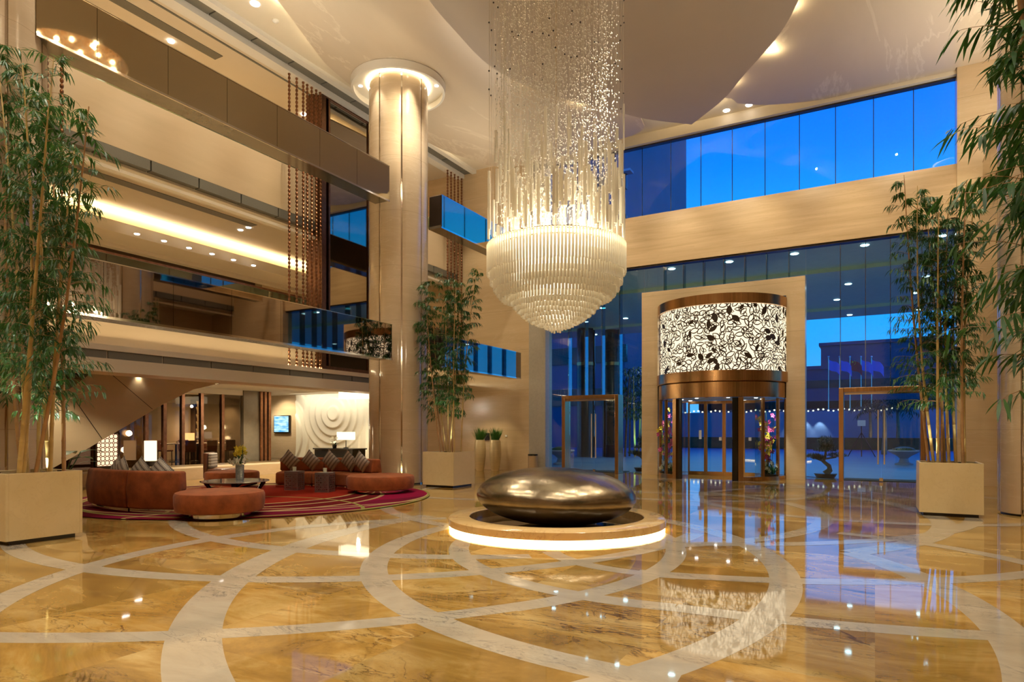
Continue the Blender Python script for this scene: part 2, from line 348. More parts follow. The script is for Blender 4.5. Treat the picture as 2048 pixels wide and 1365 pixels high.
def floor_mat(name, base, dark, light, vein, scale=.9, veins=.8, tile=0, rough=.035):
    m, t = new_mat(name); L = t.links.new
    b = N(t, 'ShaderNodeBsdfPrincipled'); o = N(t, 'ShaderNodeOutputMaterial'); L(b.outputs[0], o.inputs[0])
    b.inputs['Roughness'].default_value = rough; b.inputs['Specular IOR Level'].default_value = .9; b.inputs['IOR'].default_value = 1.7
    g = N(t, 'ShaderNodeNewGeometry'); vec = g.outputs['Position']
    if tile:                                     # each slab is cut from another place of the block
        mp = N(t, 'ShaderNodeMapping'); mp.inputs['Scale'].default_value = (1 / tile, 1 / tile * 1.0, 0); mp.inputs['Rotation'].default_value = (0, 0, R(0)); L(vec, mp.inputs[0])
        fl = N(t, 'ShaderNodeVectorMath', operation='FLOOR'); L(mp.outputs[0], fl.inputs[0])
        wn = N(t, 'ShaderNodeTexWhiteNoise', noise_dimensions='3D'); L(fl.outputs[0], wn.inputs['Vector'])
        sc = N(t, 'ShaderNodeVectorMath', operation='SCALE'); L(wn.outputs['Color'], sc.inputs[0]); sc.inputs['Scale'].default_value = 9
        ad = N(t, 'ShaderNodeVectorMath', operation='ADD'); L(vec, ad.inputs[0]); L(sc.outputs[0], ad.inputs[1]); vec = ad.outputs[0]
    mp2 = N(t, 'ShaderNodeMapping'); mp2.inputs['Scale'].default_value = (.8, 1.7, 1); mp2.inputs['Rotation'].default_value = (0, 0, R(25)); L(vec, mp2.inputs[0]); vec = mp2.outputs[0]
    n = N(t, 'ShaderNodeTexNoise', i_Scale=scale, i_Detail=9, i_Roughness=.68, i_Distortion=.8); L(vec, n.inputs['Vector'])
    r = N(t, 'ShaderNodeValToRGB'); L(n.outputs[0], r.inputs[0]); e = r.color_ramp.elements
    e[0].position = .3; e[0].color = (*dark, 1); e[1].position = .72; e[1].color = (*light, 1); k = e.new(.5); k.color = (*base, 1)
    out = r.outputs[0]
    for s, w, amt, vc in ((1.0, .015, veins, vein), (2.2, .014, veins * .75, vein), (.6, .02, .6, light), (4.5, .012, veins * .35, vein)):
        n2 = N(t, 'ShaderNodeTexNoise', i_Scale=scale * s, i_Detail=7, i_Roughness=.55, i_Distortion=1.4); L(vec, n2.inputs['Vector'])
        r2 = N(t, 'ShaderNodeValToRGB'); L(n2.outputs[0], r2.inputs[0]); q = r2.color_ramp.elements
        q[0].position = .5 - w; q[0].color = (0, 0, 0, 1); q[1].position = .5 + w; q[1].color = (0, 0, 0, 1); k = q.new(.5); k.color = (1, 1, 1, 1)
        n3 = N(t, 'ShaderNodeTexNoise', i_Scale=scale * .9, i_Detail=2); L(vec, n3.inputs['Vector'])
        r3 = N(t, 'ShaderNodeMapRange'); r3.inputs[1].default_value = .45; r3.inputs[2].default_value = .62; L(n3.outputs[0], r3.inputs[0])
        mu = N(t, 'ShaderNodeMath', operation='MULTIPLY'); L(r2.outputs[0], mu.inputs[0]); L(r3.outputs[0], mu.inputs[1])
        mu2 = N(t, 'ShaderNodeMath', operation='MULTIPLY', i_1=amt); L(mu.outputs[0], mu2.inputs[0])
        mx = N(t, 'ShaderNodeMix', data_type='RGBA'); L(mu2.outputs[0], mx.inputs[0]); L(out, mx.inputs[6]); mx.inputs[7].default_value = (*vc, 1); out = mx.outputs[2]
    if tile:
        hs = N(t, 'ShaderNodeHueSaturation'); L(out, hs.inputs['Color']); mr = N(t, 'ShaderNodeMapRange'); L(wn.outputs['Value'], mr.inputs[0]); mr.inputs[3].default_value = .74; mr.inputs[4].default_value = 1.16
        L(mr.outputs[0], hs.inputs['Value']); out = hs.outputs[0]
    L(out, b.inputs['Base Color'])
    nb = N(t, 'ShaderNodeTexNoise', i_Scale=.8, i_Detail=1); L(g.outputs['Position'], nb.inputs['Vector'])
    bp = N(t, 'ShaderNodeBump', i_Strength=.035, i_Distance=.05); L(nb.outputs[0], bp.inputs['Height']); L(bp.outputs[0], b.inputs['Normal'])
    return m
M['floor'] = floor_mat('golden_marble', (.37, .21, .048), (.19, .098, .024), (.56, .39, .15), (.07, .025, .008), .75, .9, 1.55)
M['inlay'] = floor_mat('white_veined_marble', (.42, .35, .255), (.35, .29, .21), (.48, .415, .31), (.08, .07, .08), 1.3, .6, 0)

# ================================================================== THE SHELL
CEIL = 12.5
BANDS = [  # centre lines of the white marble inlays, traced on the floor; (points, width, extend start, extend end)
 ([(385,1365),(392,1280),(415,1220),(465,1165),(515,1125),(545,1110),(590,1098)], .40, 25, 30),
 ([(0,1275),(200,1277),(450,1267),(600,1260),(750,1245),(900,1230),(1024,1217)], .25, 20, 0),
 ([(1024,1217),(1174,1187),(1240,1172),(1300,1153),(1336,1128),(1353,1106),(1347,1091)], .27, 0, 25),
 ([(855,1067),(786,1087),(759,1108),(736,1146),(760,1165),(800,1200),(875,1235),(950,1270),(1024,1300),(1124,1325),(1244,1355)], .31, 20, 4),
 ([(1504,1095),(1556,1128),(1570,1164),(1563,1197),(1519,1245),(1446,1289),(1355,1325),(1300,1347)], .32, 30, 25),
 ([(1350,1216),(1446,1228),(1577,1243),(1738,1254),(1994,1274)], .26, 0, 10),
 ([(1702,1106),(1793,1135),(1848,1161),(1921,1197),(1994,1245),(2030,1289)], .34, 0, 25),
 ([(0,1108),(102,1118),(205,1135),(342,1149),(461,1156),(650,1161),(787,1159),(957,1151),(1094,1132),(1197,1115)], .28, 10, 25),
 ([(0,1197),(110,1160),(205,1128),(308,1101),(427,1077),(581,1058)], .30, 15, 35),
 ([(359,1053),(427,1077),(547,1098),(598,1101)], .28, 15, 30),
 ([(916,1101),(940,1128),(992,1149),(1060,1173),(1128,1188),(1197,1197),(1350,1216)], .27, 40, 0),
 ([(1142,1122),(1197,1135),(1299,1149)], .24, 20, 15),
 ([(1366,1153),(1533,1159),(1592,1164),(1775,1164),(1921,1161),(2048,1150)], .27, 5, 15),
 ([(1884,1044),(1888,1058),(1848,1080),(1775,1097),(1702,1106)], .36, 50, 0),
 ([(1848,1088),(1921,1100),(2048,1126)], .26, 20, 15),
 ([(1574,1007),(1621,1022),(1651,1033),(1629,1055),(1577,1071)], .30, 40, 40),
]
RINGS = [(-4.6, 18.2, 3.4, .28), (-9.3, 16.2, 3.6, .28), (-.2, 16.6, 3.6, .28), (-4.6, 21.0, 4.6, .28), (-12.4, 19.2, 3.6, .28), (-4.6, 15.0, 6.2, .28)]
fl = MB(); fl.box(-27, 8, -6, 23.75, -.3, 0); fl.cur = 1
IZ = [.0005]
def inlay(c, r, a0, a1, w):
    IZ[0] += .00006
    n = max(12, int(abs(a1 - a0) * r / .12)); v = []
    for i in range(n + 1):
        a = a0 + (a1 - a0) * i / n
        for q in (r - w / 2, r + w / 2): v.append((c[0] + q * math.cos(a), c[1] + q * math.sin(a), IZ[0]))
    fl.add(v, [(2 * i, 2 * i + 1, 2 * i + 3, 2 * i + 2) if a1 > a0 else (2 * i, 2 * i + 2, 2 * i + 3, 2 * i + 1) for i in range(n)], False)
for pts, w, e0, e1 in BANDS:
    P = np.array([tuple(at_z(*p))[:2] for p in pts]); A = np.c_[2 * P, np.ones(len(P))]
    s = np.linalg.lstsq(A, (P ** 2).sum(1), rcond=None)[0]; c = s[:2]; rr = math.sqrt(s[2] + c @ c)
    an = np.unwrap(np.arctan2(P[:, 1] - c[1], P[:, 0] - c[0])); sg = 1 if an[-1] > an[0] else -1
    inlay(c, rr, an[0] - sg * R(e0), an[-1] + sg * R(e1), w)
for x, y, r, w in RINGS: inlay((x, y), r, 0, 2 * math.pi, w)
struct('floor', fl, [M['floor'], M['inlay']])

struct('wall_entrance_left', MB().box(-27, -12.07, 23.0, 23.6, 0, CEIL).box(-27, -17.6, 20.7, 23.0, 0, 3.26), M['wall'])
M['pil'] = stone('grey_speckled_stone', (.40, .36, .30), (.47, .43, .36), .35, 9, None, 0, (1, 1, 1))
struct('trim_1', MB().box(-12.07, -11.34, 23.0, 23.6, 0, CEIL), M['pil'])
struct('wall_entrance_right', MB().box(2.10, 8, 23.0, 23.6, 0, CEIL), M['wall'])
struct('wall_entrance_band', MB().box(-11.34, 2.10, 23.15, 23.6, 7.66, 9.49), M['wallh'])
struct('trim_2', MB().box(-11.34, 2.10, 23.15, 23.6, 12.14, CEIL), M['plaster'])
struct('trim_3', MB().box(-11.34, 2.10, 23.2, 23.5, 7.60, 7.66).box(-11.34, 2.10, 23.3, 23.5, 12.09, 12.14), M['dark'])
struct('wall_back', MB().box(-27, 8, -6.3, -6, 0, CEIL), M['wall'])
struct('wall_right', MB().box(7.6, 8, -6, 23, 0, CEIL), M['wall'])
struct('wall_left', MB().box(-27.4, -27, -6.3, 23.6, 0, CEIL), M['wall'])
struct('ceiling', MB().box(-27.4, CX - 1.4, -6.3, 23.6, CEIL, CEIL + .3).box(CX + 1.4, 8, -6.3, 23.6, CEIL, CEIL + .3).box(CX - 1.4, CX + 1.4, -6.3, CYY - 1.4, CEIL, CEIL + .3).box(CX - 1.4, CX + 1.4, CYY + 1.4, 23.6, CEIL, CEIL + .3), M['plaster'])

# ceiling leaves: thick panels hung below the ceiling, the grey one lowest
def curve_pts(pts, n=8, closed=True):
    P = [Vector((p[0], p[1])) for p in pts]; m = len(P); out = []
    for i in range(m if closed else m - 1):
        p0, p1, p2, p3 = P[(i - 1) % m], P[i], P[(i + 1) % m], P[(i + 2) % m]
        if not closed: p0 = P[max(i - 1, 0)]; p3 = P[min(i + 2, m - 1)]
        for k in range(n):
            t = k / n; out.append(tuple(.5 * ((2 * p1) + (p2 - p0) * t + (2 * p0 - 5 * p1 + 4 * p2 - p3) * t * t + (3 * p1 - p0 - 3 * p2 + p3) * t ** 3)))
    if not closed: out.append(tuple(P[-1]))
    return out
def leaf_panel(name, right, left, z0, z1, mat):  # two edges, each running from one tip to the other
    pts = curve_pts(right, 8, False)[:-1] + curve_pts(left, 8, False)[:-1]
    return struct(name, MB().prism(pts, z0, z1), mat)
XM = -5.65
mid_l = [(XM, 23.1), (-6.94, 21.9), (-7.8, 20.7), (-9.2, 18.7), (-9.93, 16.6), (-9.9, 14.6), (-9.7, 12.9), (-9.0, 10.4), (-7.8, 8.0), (XM, 5.4)]
ml = curve_pts([(.958 * x, .958 * y) for x, y in mid_l], 8, False); ax = .958 * XM; mb_ = MB()
outl_m = [(2 * ax - x, y) for x, y in ml] + list(reversed(ml))[1:-1]      # counter-clockwise from the far tip ... closed
k0 = min(range(len(outl_m)), key=lambda i: abs(outl_m[i][0] - CX) + (0 if outl_m[i][1] < CYY else 99))
sa = sum(a[0] * b[1] - b[0] * a[1] for a, b in zip(outl_m, outl_m[1:] + outl_m[:1]))
if sa < 0: outl_m = outl_m[::-1]; k0 = len(outl_m) - 1 - k0
hole = [(CX + 1.3 * math.cos(-math.pi / 2 - 2 * math.pi * k / 48), CYY + 1.3 * math.sin(-math.pi / 2 - 2 * math.pi * k / 48)) for k in range(49)]
pts = outl_m[k0:] + outl_m[:k0 + 1] + hole
mb_.prism(pts, 11.95, 12.0)
struct('ceiling_leaf_middle', mb_, M['petal'])
struct('ceiling_recess', MB().lathe([(1.32, 12.0), (1.32, 13.5), (0, 13.5)], (CX, CYY, 0), n=64), pbr('dark_recess_lining', (.10, .06, .03), .4, noise=.1))
lo = [(-8.6, -1), (-11.0, 4.0), (-12.3, 8.8), (-13.08, 11.35), (-13.71, 12.96), (-14.1, 14.0), (-14.25, 14.8)]
up = [(-14.25, 14.8), (-14.5, 16.6), (-14.65, 18.6), (-14.5, 20.5), (-13.9, 22.0), (-13.2, 22.9)]
inn = [(-13.2, 22.9), (-9.8, 22.99), (-8.4, 22.7), (-7.06, 21.8), (-7.5, 17), (-7.6, 10), (-8.6, -1)]
outl = curve_pts(lo, 8, False)[:-1] + curve_pts(up, 8, False)[:-1] + curve_pts(inn, 8, False)[:-1]
struct('ceiling_leaf_left', MB().prism([(.986 * x, .986 * y if y < 22 else y) for x, y in outl[::-1]], 12.25, 12.3), M['veined'])
lo_r = [(2 * XM - x if x > -9.9 else 2.4, y) for x, y in [(-13.9, -1), (-13.9, 10), (-13.9, 22.9), (-9.8, 22.99), (-8.4, 22.7), (-7.06, 21.8)]]
outr = curve_pts([(-.2, 23.13), (-1.47, 23.1), (-2.32, 22.9), (-3.3, 22.5), (-4.24, 21.8)], 8, False) + [(-3.8, 17), (-3.7, 10), (-3.0, -1), (5.8, -1), (5.8, 22.99), (2.1, 22.99), (2.1, 23.13)]
struct('ceiling_leaf_right', MB().prism([(.986 * x, .986 * y if y < 22 else y) for x, y in outr], 12.25, 12.3), M['veined'])

# storeys beside the hall; the right side is the same, seen only in the mirrors
def side(sgn):
    fx = (lambda x: x) if sgn < 0 else (lambda x: -9.7 - x)
    nm = 'left' if sgn < 0 else 'right'
    def bx(mb, xa, xb, *r): a, b = sorted((fx(xa), fx(xb))); return mb.box(a, b, *r)
    y0, y1 = -6, 23.0
    far = -27 if sgn < 0 else -17.2
    struct('wall_%s_storey_two' % nm, bx(bx(MB(), -15.5, -15.7, y0, y1, 3.26, 4.95), far, -15.7, y0, y1, 3.26, 4.7), M['fascia'])
    struct('wall_%s_storey_three' % nm, bx(bx(MB(), -15.5, -15.7, y0, y1, 8.24, 9.63), far, -15.7, y0, y1, 8.2, 9.4), M['fascia'])
    # boxed edge with the air grille at the foot of each fascia
    struct('trim_%s_beam' % nm, bx(bx(bx(MB(), -15.0, -15.5, y0, y1, 3.40, 3.53), -15.06, -15.9, y0, y1, 3.22, 3.40), -15.0, -15.9, y0, y1, 2.92, 3.22), M['plaster'])
    g = MB()
    y = y0
    while y < y1 - .1:
        bx(g, -15.02, -15.06, y + .02, min(y + 1.28, y1), 3.225, 3.395); y += 1.3
    struct('trim_%s_grille' % nm, g, M['grille'])
    struct('ceiling_%s_ground' % nm, bx(MB(), far, -15.9, y0, y1, 3.20, 3.26), M['plaster'])
    struct('ceiling_%s_storey_two' % nm, bx(bx(bx(MB(), -15.7, -17.9, y0, y1, 7.92, 8.0), far if sgn > 0 else -19.4, -17.9, y0, y1, 8.12, 8.2), -15.55, -15.75, y0, y1, 7.7, 7.78), M['plaster'])
    g = MB(); y = y0
    while y < y1 - .1:
        bx(g, -15.50, -15.7, y + .02, min(y + 1.28, y1), 7.98, 8.235); y += 1.3
    struct('trim_%s_grille_upper' % nm, g, M['grille'])
    # slot and lip at the hall ceiling's edge
    struct('trim_%s_ceiling_lip' % nm, bx(bx(MB(), -15.15, -15.5, y0, y1, 12.26, 12.5), -14.55, -14.75, y0, y1, 12.36, 12.5), M['white'])
    g = MB(); y = y0
    while y < y1 - .1:
        bx(g, -14.76, -15.14, y + .02, min(y + 1.28, y1), 12.42, 12.5); y += 1.3
    struct('trim_%s_ceiling_slot' % nm, g, M['grille'])
    return bx
bx = side(-1); side(1)
struct('trim_4', MB().box(-16.9, -16.55, 6.5, 12.4, 12.485, 12.5).box(-16.02, -15.96, -6, 16, 12.48, 12.5).box(-16.9, -16.55, 4, 13.6, 7.905, 7.92).box(-15.98, -15.92, -6, 14.9, 7.9, 7.92), M['grille'])
# second storey: dropped ceiling with a cove, dark panelling, beige end wall
struct('ceiling_left_drop', MB().box(-27, -19.45, -6, 23, 7.42, 7.55).box(-19.45, -19.4, -6, 23, 7.42, 7.75).box(-20.9, -20.6, -6, 23, 7.30, 7.419), M['plaster'])
area((-19.75, 9.5, 7.66), .12, 26, 900, 'gold', rot=(R(180), R(-25), 0))
struct('wall_left_storey_two_panels', MB().box(-21.6, -21.3, -6, 17.4, 4.7, 7.42), M['brownwall'])
struct('wall_left_storey_two_end', MB().box(-21.6, -20.9, 17.4, 23, 4.7, 7.42), M['wall'])
struct('wall_left_storey_three', MB().box(-22.3, -22, -6, 23, 9.4, 12.5), M['wall'])
area((-15.28, 9.5, 3.56), .08, 26, 210, 'gold', rot=(R(180), R(42), 0))     # lamp strip on the ledge below the fascia
for y in (8, 11.5, 15, 18.5): spot((-18.3, y, 12.4), 420, 120, 'warm', rad=.2)
for y in (6, 9, 12, 15, 18): spot((-17.2, y, 7.9), 230, 130, 'warm', rad=.2); spot((-20.2, y, 7.35), 90, 100, 'warm')
for y in (-1, 4, 9, 14, 19): spot((5.0, y, 12.2), 300, 110, 'warm', rad=.15)

# ------------------------------------------------------------------ round stone columns
def column(x, y, label):
    o = empty('column', (x, y, 0), label=label, cat='column')
    r = .90; st = MB(); ch = MB()
    for k in range(8):
        a0 = R(45 * k); g = R(1.6); n = 10
        for z0, z1 in ((0.04, 12.22),):
            v = []
            for z in (z0, z1):
                for i in range(n + 1):
                    t = i / n; a = a0 + g + (R(45) - 2 * g) * t
                    rr = r * (1 - .028 * (1 - math.sin(math.pi * t)) ** 3)
                    v.append((rr * math.cos(a), rr * math.sin(a), z))
            st.add(v, [(i, i + 1, n + 2 + i, n + 1 + i) for i in range(n)], True)
            for i in (0, n):                       # returns into the groove
                a = a0 + g if i == 0 else a0 + R(45) - g
                q = [v[i], v[n + 1 + i], ((r - .07) * math.cos(a), (r - .07) * math.sin(a), z1), ((r - .07) * math.cos(a), (r - .07) * math.sin(a), z0)]
                st.add(q, [(0, 1, 2, 3)], False)
        ch.lathe([(r - .045, .0), (r - .045, 12.22)], n=2, a0=a0 - g * 1.2, a1=a0 + g * 1.2)
    st.build('stone_cladding', M['column'], o); ch.build('steel_strips', M['chrome'], o)
    MB().lathe([(.0, 0), (r - .06, 0), (r - .06, .05), (0, .05)], n=48).build('recessed_base', M['dark'], o)
    cp = MB(); cp.lathe([(1.37, 12.22), (1.35, 12.02), (1.42, 12.02), (1.44, 12.24)], n=64)
    cp.lathe([(.80, 12.22), (1.37, 12.22)], n=64)
    c = cp.build('ceiling_collar', M['white'], o)
    MB().lathe([(.93, 12.17), (.98, 12.17), (.98, 12.215), (.93, 12.215)], n=64).build('collar_lamp_ring', M['ledw'], o)
    for k in range(6):
        a = R(-51 + 60 * k + 20); p = Vector((1.17 * math.cos(a), 1.17 * math.sin(a), 12.21))
        MB().lathe([(.0, -.01), (.045, -.01), (.06, 0)], tuple(p), n=12).build('collar_spotlight', M['dl'], o)
        q = Vector((x, y, 0)) + p; spot(q - Vector((0, 0, .03)), 110, 50, 'soft', to=(x + .75 * math.cos(a), y + .75 * math.sin(a), 8), rad=.04)
    return o
column(-12.8, 15.76, 'round pale stone column with steel strips and a lit ceiling collar, beside the mirrored bands')
column(-12.8, 5.05, 'pale stone column at the far left edge behind the tall bamboo')
column(3.0, 15.76, 'stone column at the right edge beside the bamboo planter')

# ------------------------------------------------------------------ mirrored bands that run along the storeys
def band(x, y0, y1, z0, z1, mat, label, out=1, depth=.5, seam=1.32, open_below=False):
    o = empty('mirror_band', (x, y0, z0), label=label, cat='mirror band')
    d = -depth * out
    w = lambda a, b, *r: (min(a, b), max(a, b)) + r
    p = MB(); y = y1
    while y > y0 + .05:
        p.box(*w(-.02 * out, 0, max(y - seam + .008, y0) - y0, y - y0, 0.03, z1 - z0 - .02)); y -= seam
    p.box(*w(d, -.021 * out, y1 - y0 - .02, y1 - y0, 0.03, z1 - z0 - .02)) ; p.build('mirror_panels', mat, o)
    MB().box(*w(d, -.022 * out, 0, y1 - y0 - .021, 0, .08)).build('soffit', M['soffit'], o)
    MB().box(*w(-.015 * out, .008 * out, 0, y1 - y0 + .01, -.015, .03)).box(*w(d, .008 * out, 0, y1 - y0 + .01, z1 - z0 - .02, z1 - z0)).build('edge_rail', M['chrome'], o)
    MB().box(*w(d + .03 * out, -.03 * out, 0, y1 - y0 - .03, .081, z1 - z0 - .021)).build('core', M['dark'], o)
    return o
band(-12.0, 5.5, 14.37, 8.1, 9.1, M['mirror'], 'upper bronze mirrored band between the two left columns')
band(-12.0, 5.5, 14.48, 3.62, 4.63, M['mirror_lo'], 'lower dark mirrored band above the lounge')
band(-12.0, 16.9, 22.2, 8.05, 9.1, M['mirror'], 'upper mirrored band reflecting blue dusk right of the round column')
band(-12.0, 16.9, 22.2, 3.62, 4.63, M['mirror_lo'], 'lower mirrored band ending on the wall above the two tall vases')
band(2.62, 16.9, 22.2, 8.05, 9.1, M['mirror'], 'upper mirrored band at the right edge behind the bamboo', out=-1)
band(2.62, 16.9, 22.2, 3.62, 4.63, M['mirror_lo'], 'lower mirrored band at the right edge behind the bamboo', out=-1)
band(2.62, 5.5, 14.4, 8.1, 9.1, M['mirror'], 'upper mirrored band on the right, outside the frame', out=-1)
band(2.62, 5.5, 14.4, 3.62, 4.63, M['mirror_lo'], 'lower mirrored band on the right, outside the frame', out=-1)

# glass balustrades of the storeys
def balustrade(x, y0, y1, z0, h, rail, label, mat):
    o = empty('balustrade', (x, y0, z0), label=label, cat='balustrade')
    n = int((y1 - y0) / 1.5); s = (y1 - y0) / n; g = MB()
    for i in range(n): g.box(-.008, .008, i * s + .01, (i + 1) * s - .01, 0, h)
    g.build('glass_panes', mat, o)
    if rail: MB().box(-.03, .03, 0, y1 - y0, h, h + .05).build('handrail', M['copper'], o)
    return o
balustrade(-15.62, 5.5, 14.8, 9.63, .55, False, 'greenish glass balustrade on the upper cream fascia', M['gglass'])
balustrade(-15.62, 5.5, 14.8, 4.95, .78, True, 'glass balustrade with copper handrail on the second storey', M['gglass'])
balustrade(-15.62, 17.6, 22.9, 9.63, .55, False, 'greenish glass balustrade beyond the round column, upper storey', M['gglass'])
balustrade(-15.62, 17.6, 22.9, 4.95, .78, True, 'glass balustrade beyond the round column, second storey', M['gglass'])

# bronze framed dark mirror shaft between bead strings and column
o = empty('framed_mirror_shaft', (-15.3, 15.0, 3.55), label='tall bronze framed dark mirror wall behind the round column', cat='mirror wall')
H = 8.8
MB().box(-.6, .05, 0, .18, 0, H).box(-.6, .05, 2.35, 2.55, 0, H).box(-.6, .05, .18, 2.35, H - .14, H).box(-.6, .05, .18, 2.35, 0, .12).box(-.3, .04, .30, .37, .12, H - .14).box(-.3, .04, 2.16, 2.22, .12, H - .14).build('bronze_frame', M['copper_dk'], o)
MB().box(-.3, 0, .37, 2.16, .12, H - .14).build('mirror_pane', M['mirror_dk'], o)
MB().box(-.58, -.31, .2, 2.3, .14, H - .16).build('core', M['dark'], o)

# ------------------------------------------------------------------ strings of bronze beads
def bead_string(z0, z1):
    m = MB(); prof = [(.004, z0)]
    z = z0
    rnd = random.Random(5)
    while z < z1 - .2:
        for r, dz in ((.014, .0), (.034, .02), (.042, .055), (.034, .09), (.014, .11)): prof.append((r, z + dz))
        z += .12
    prof.append((.012, z1)); m.lathe(prof, n=8, smooth=False); return m
proto = None
def beads(px, y, label, group, z0=3.55):
    global proto
    if proto is None: proto = bead_string(0, 8.9).build('bead_string', M['copper']); o = proto
    else: o = proto.copy(); COL.objects.link(o)
    p = at_x(px, 862, -15.28) if y is None else Vector((-15.28, y, 0))
    o.location = (-15.25, p.y, z0); tag(o, label, 'bead string', group); return o
for i, px in enumerate((577, 592, 605, 613, 622, 631, 639)):
    beads(px, None, ['twisted bronze bead string, %s of the seven left of the mirror shaft' % w for w in ('leftmost', 'second', 'third', 'middle', 'fifth', 'sixth', 'last')][i], 'bead strings left of the mirror shaft')
for i, px in enumerate((92, 122)):
    beads(px, None, ['bronze bead string nearest the left column, behind bamboo', 'second bronze bead string from the left column, behind bamboo'][i], 'bead strings by the left column')
for i, px in enumerate((894, 901, 908, 915, 922, 929)):
    beads(px, None, ['bronze bead string beyond the round column, %s of six' % w for w in ('first', 'second', 'third', 'fourth', 'fifth', 'last')][i], 'bead strings beyond the round column')
# a screen of golden tubes on the right storey, seen in the lower mirrored band
o = empty('tube_screen', (5.7, 14, 4.95), label='golden tube screen on the right storey, seen reflected', cat='screen')
rnd = random.Random(3); m = MB()
for k in range(60): y = k * .08; h0 = rnd.uniform(0, 1.5); m.tube([(rnd.uniform(-.12, 0), y, h0), (rnd.uniform(-.12, 0), y, 2.95)], .018, 6)
tag(m.build('golden_tubes', M['brass'], o), kind='stuff'); area((5.3, 16.4, 5.0), .2, 4.5, 2, 'gold', rot=(R(180), R(20), 0))

# ================================================================== ENTRANCE GLAZING
def window(name, xs, z0, z1, y, gm, fm, fin=None):
    o = empty(name, (0, y, 0), kind='structure'); g = MB()
    for a, b in zip(xs[:-1], xs[1:]): g.add([(a + .008, 0, z0), (b - .008, 0, z0), (b - .008, 0, z1), (a + .008, 0, z1)], [(0, 1, 2, 3)])
    tag(g.build('glass_panes', gm, o), kind='structure')
    m = MB()
    for x in xs[1:-1]:
        m.box(x - .012, x + .012, -.02, .02, z0, z1)
        if fin: m.box(x - .009, x + .009, .03, fin, z0, z1)
    tag(m.build('joints', fm, o), kind='structure'); return o
window('window_1', [-11.34] + [round(-.04 + 1.07 * k, 3) for k in range(-10, 2)] + [2.10], 9.49, 12.1, 23.4, M['glass_up'], M['darkcol'])
fx1 = [-11.34, -10.5, -9.8, -9.1, -8.4, -7.44]; window('window_2', fx1, 2.95, 7.62, 23.35, M['glass'], M['gfin'], .32)
window('window_3', [-7.44, -6.7, -6.0, -5.3, -4.6, -3.9, -3.2, -2.5, -1.98], 6.64, 7.62, 23.35, M['glass'], M['gfin'], .32)
window('window_4', [-1.98, -.97, -.26, .42, 1.25, 2.10], 2.95, 7.62, 23.35, M['glass'], M['gfin'], .32)
window('window_5', [-11.34, -10.6], 0, 2.95, 23.35, M['glass'], M['gfin'])
window('window_6', [-8.3, -7.44], 0, 2.95, 23.35, M['glass'], M['gfin'])
window('window_7', [-1.98, -1.0], 0, 2.95, 23.35, M['glass'], M['gfin'])
window('window_8', [1.33, 2.10], 0, 2.95, 23.35, M['glass'], M['gfin'])

def side_door(name, x0, x1, z1, hx):
    o = empty(name, (x0, 23.35, 0), kind='structure'); w = x1 - x0
    tag(MB().box(0, .14, -.42, .12, 0, z1).box(w - .14, w, -.42, .12, 0, z1).box(.14, w - .14, -.42, .12, z1 - .14, z1).build('door_frame', M['bronze'], o, bevel=.008), kind='structure')
    h = hx - x0
    for a, b in ((.15, h - .006), (h + .006, w - .15)):
        d = MB().box(a, b, -.01, .01, .02, z1 - .15).build('door_leaf', M['glass_in'], o)
    for s in (-.085, .085):
        m = MB().tube([(h + s, -.07, .55), (h + s, -.07, 2.25)], .022, 10)
        for z in (.62, 2.18): m.tube([(h + s, -.07, z), (h + s, 0, z)], .012, 6)
        m.build('pull_handle', M['brass'], o)
    MB().box(h - .05, h + .05, -.03, .03, .02, .12).box(.15, w - .15, -.02, .02, z1 - .2, z1 - .14).build('door_rail', M['chrome'], o)
    return o
side_door('door_1', -10.60, -8.30, 2.95, -9.42)
side_door('door_2', -1.0, 1.33, 2.95, .17)
for x in (-9.45, .17):
    o = MB().box(x - 1.05, x + 1.05, 23.6, 24.5, -.02, .02).build('door_mat', pbr('dark_door_mat', (.03, .05, .06), .9, noise=.2), label='dark mat outside the %s glass door' % ('left' if x < -5 else 'right'), cat='mat')

# stone portal
struct('trim_5', MB().box(-7.44, -6.85, 23.05, 23.6, 0, 6.64).box(-2.55, -1.98, 23.05, 23.6, 0, 6.64).box(-6.85, -2.55, 23.05, 23.6, 6.05, 6.64), M['wall'])

# ================================================================== THE PEBBLE ON ITS LIT PLINTH
o = empty('lit_plinth', (CX, CYY, 0), label='round golden marble plinth with glowing rim under the bronze pebble', cat='plinth')
MB().lathe([(1.74, .055), (1.78, .07), (1.78, .175), (1.75, .20), (1.44, .20), (1.43, .19), (1.43, .059), (0, .059)], n=96).build('marble_rim', M['goldstone'], o)
MB().lathe([(1.43, .061), (0, .061)], n=64).build('water_basin', M['water'], o)
MB().lathe([(0, .055), (1.74, .055)], n=96).lathe([(1.60, 0), (1.60, .055)], n=96).build('recessed_base', M['goldstone'], o)
MB().lathe([(1.715, .004), (1.765, .004), (1.765, .058), (1.715, .058)], n=96).build('light_strip', M['led'], o)
pe = MB(); n, m = 64, 36; V = []; F = []
def pebble_pt(u, b):                             # u around, b from -pi/2 to pi/2
    cb, sb = math.cos(b), math.sin(b)
    e1 = abs(cb) ** .86; z = (abs(sb) ** 1.08) * (1 if sb > 0 else -1)
    up = .43 if z > 0 else .42
    rx = 1.20 * (1 + .02 * math.sin(2 * u + 1)); ry = 1.12 * (1 + .03 * math.sin(u))
    return (rx * e1 * math.cos(u), ry * e1 * math.sin(u), .49 + z * up + .04 * math.cos(u - 2.6) * cb)
for j in range(m + 1):
    for i in range(n): V.append(pebble_pt(2 * math.pi * i / n, -math.pi / 2 + math.pi * j / m))
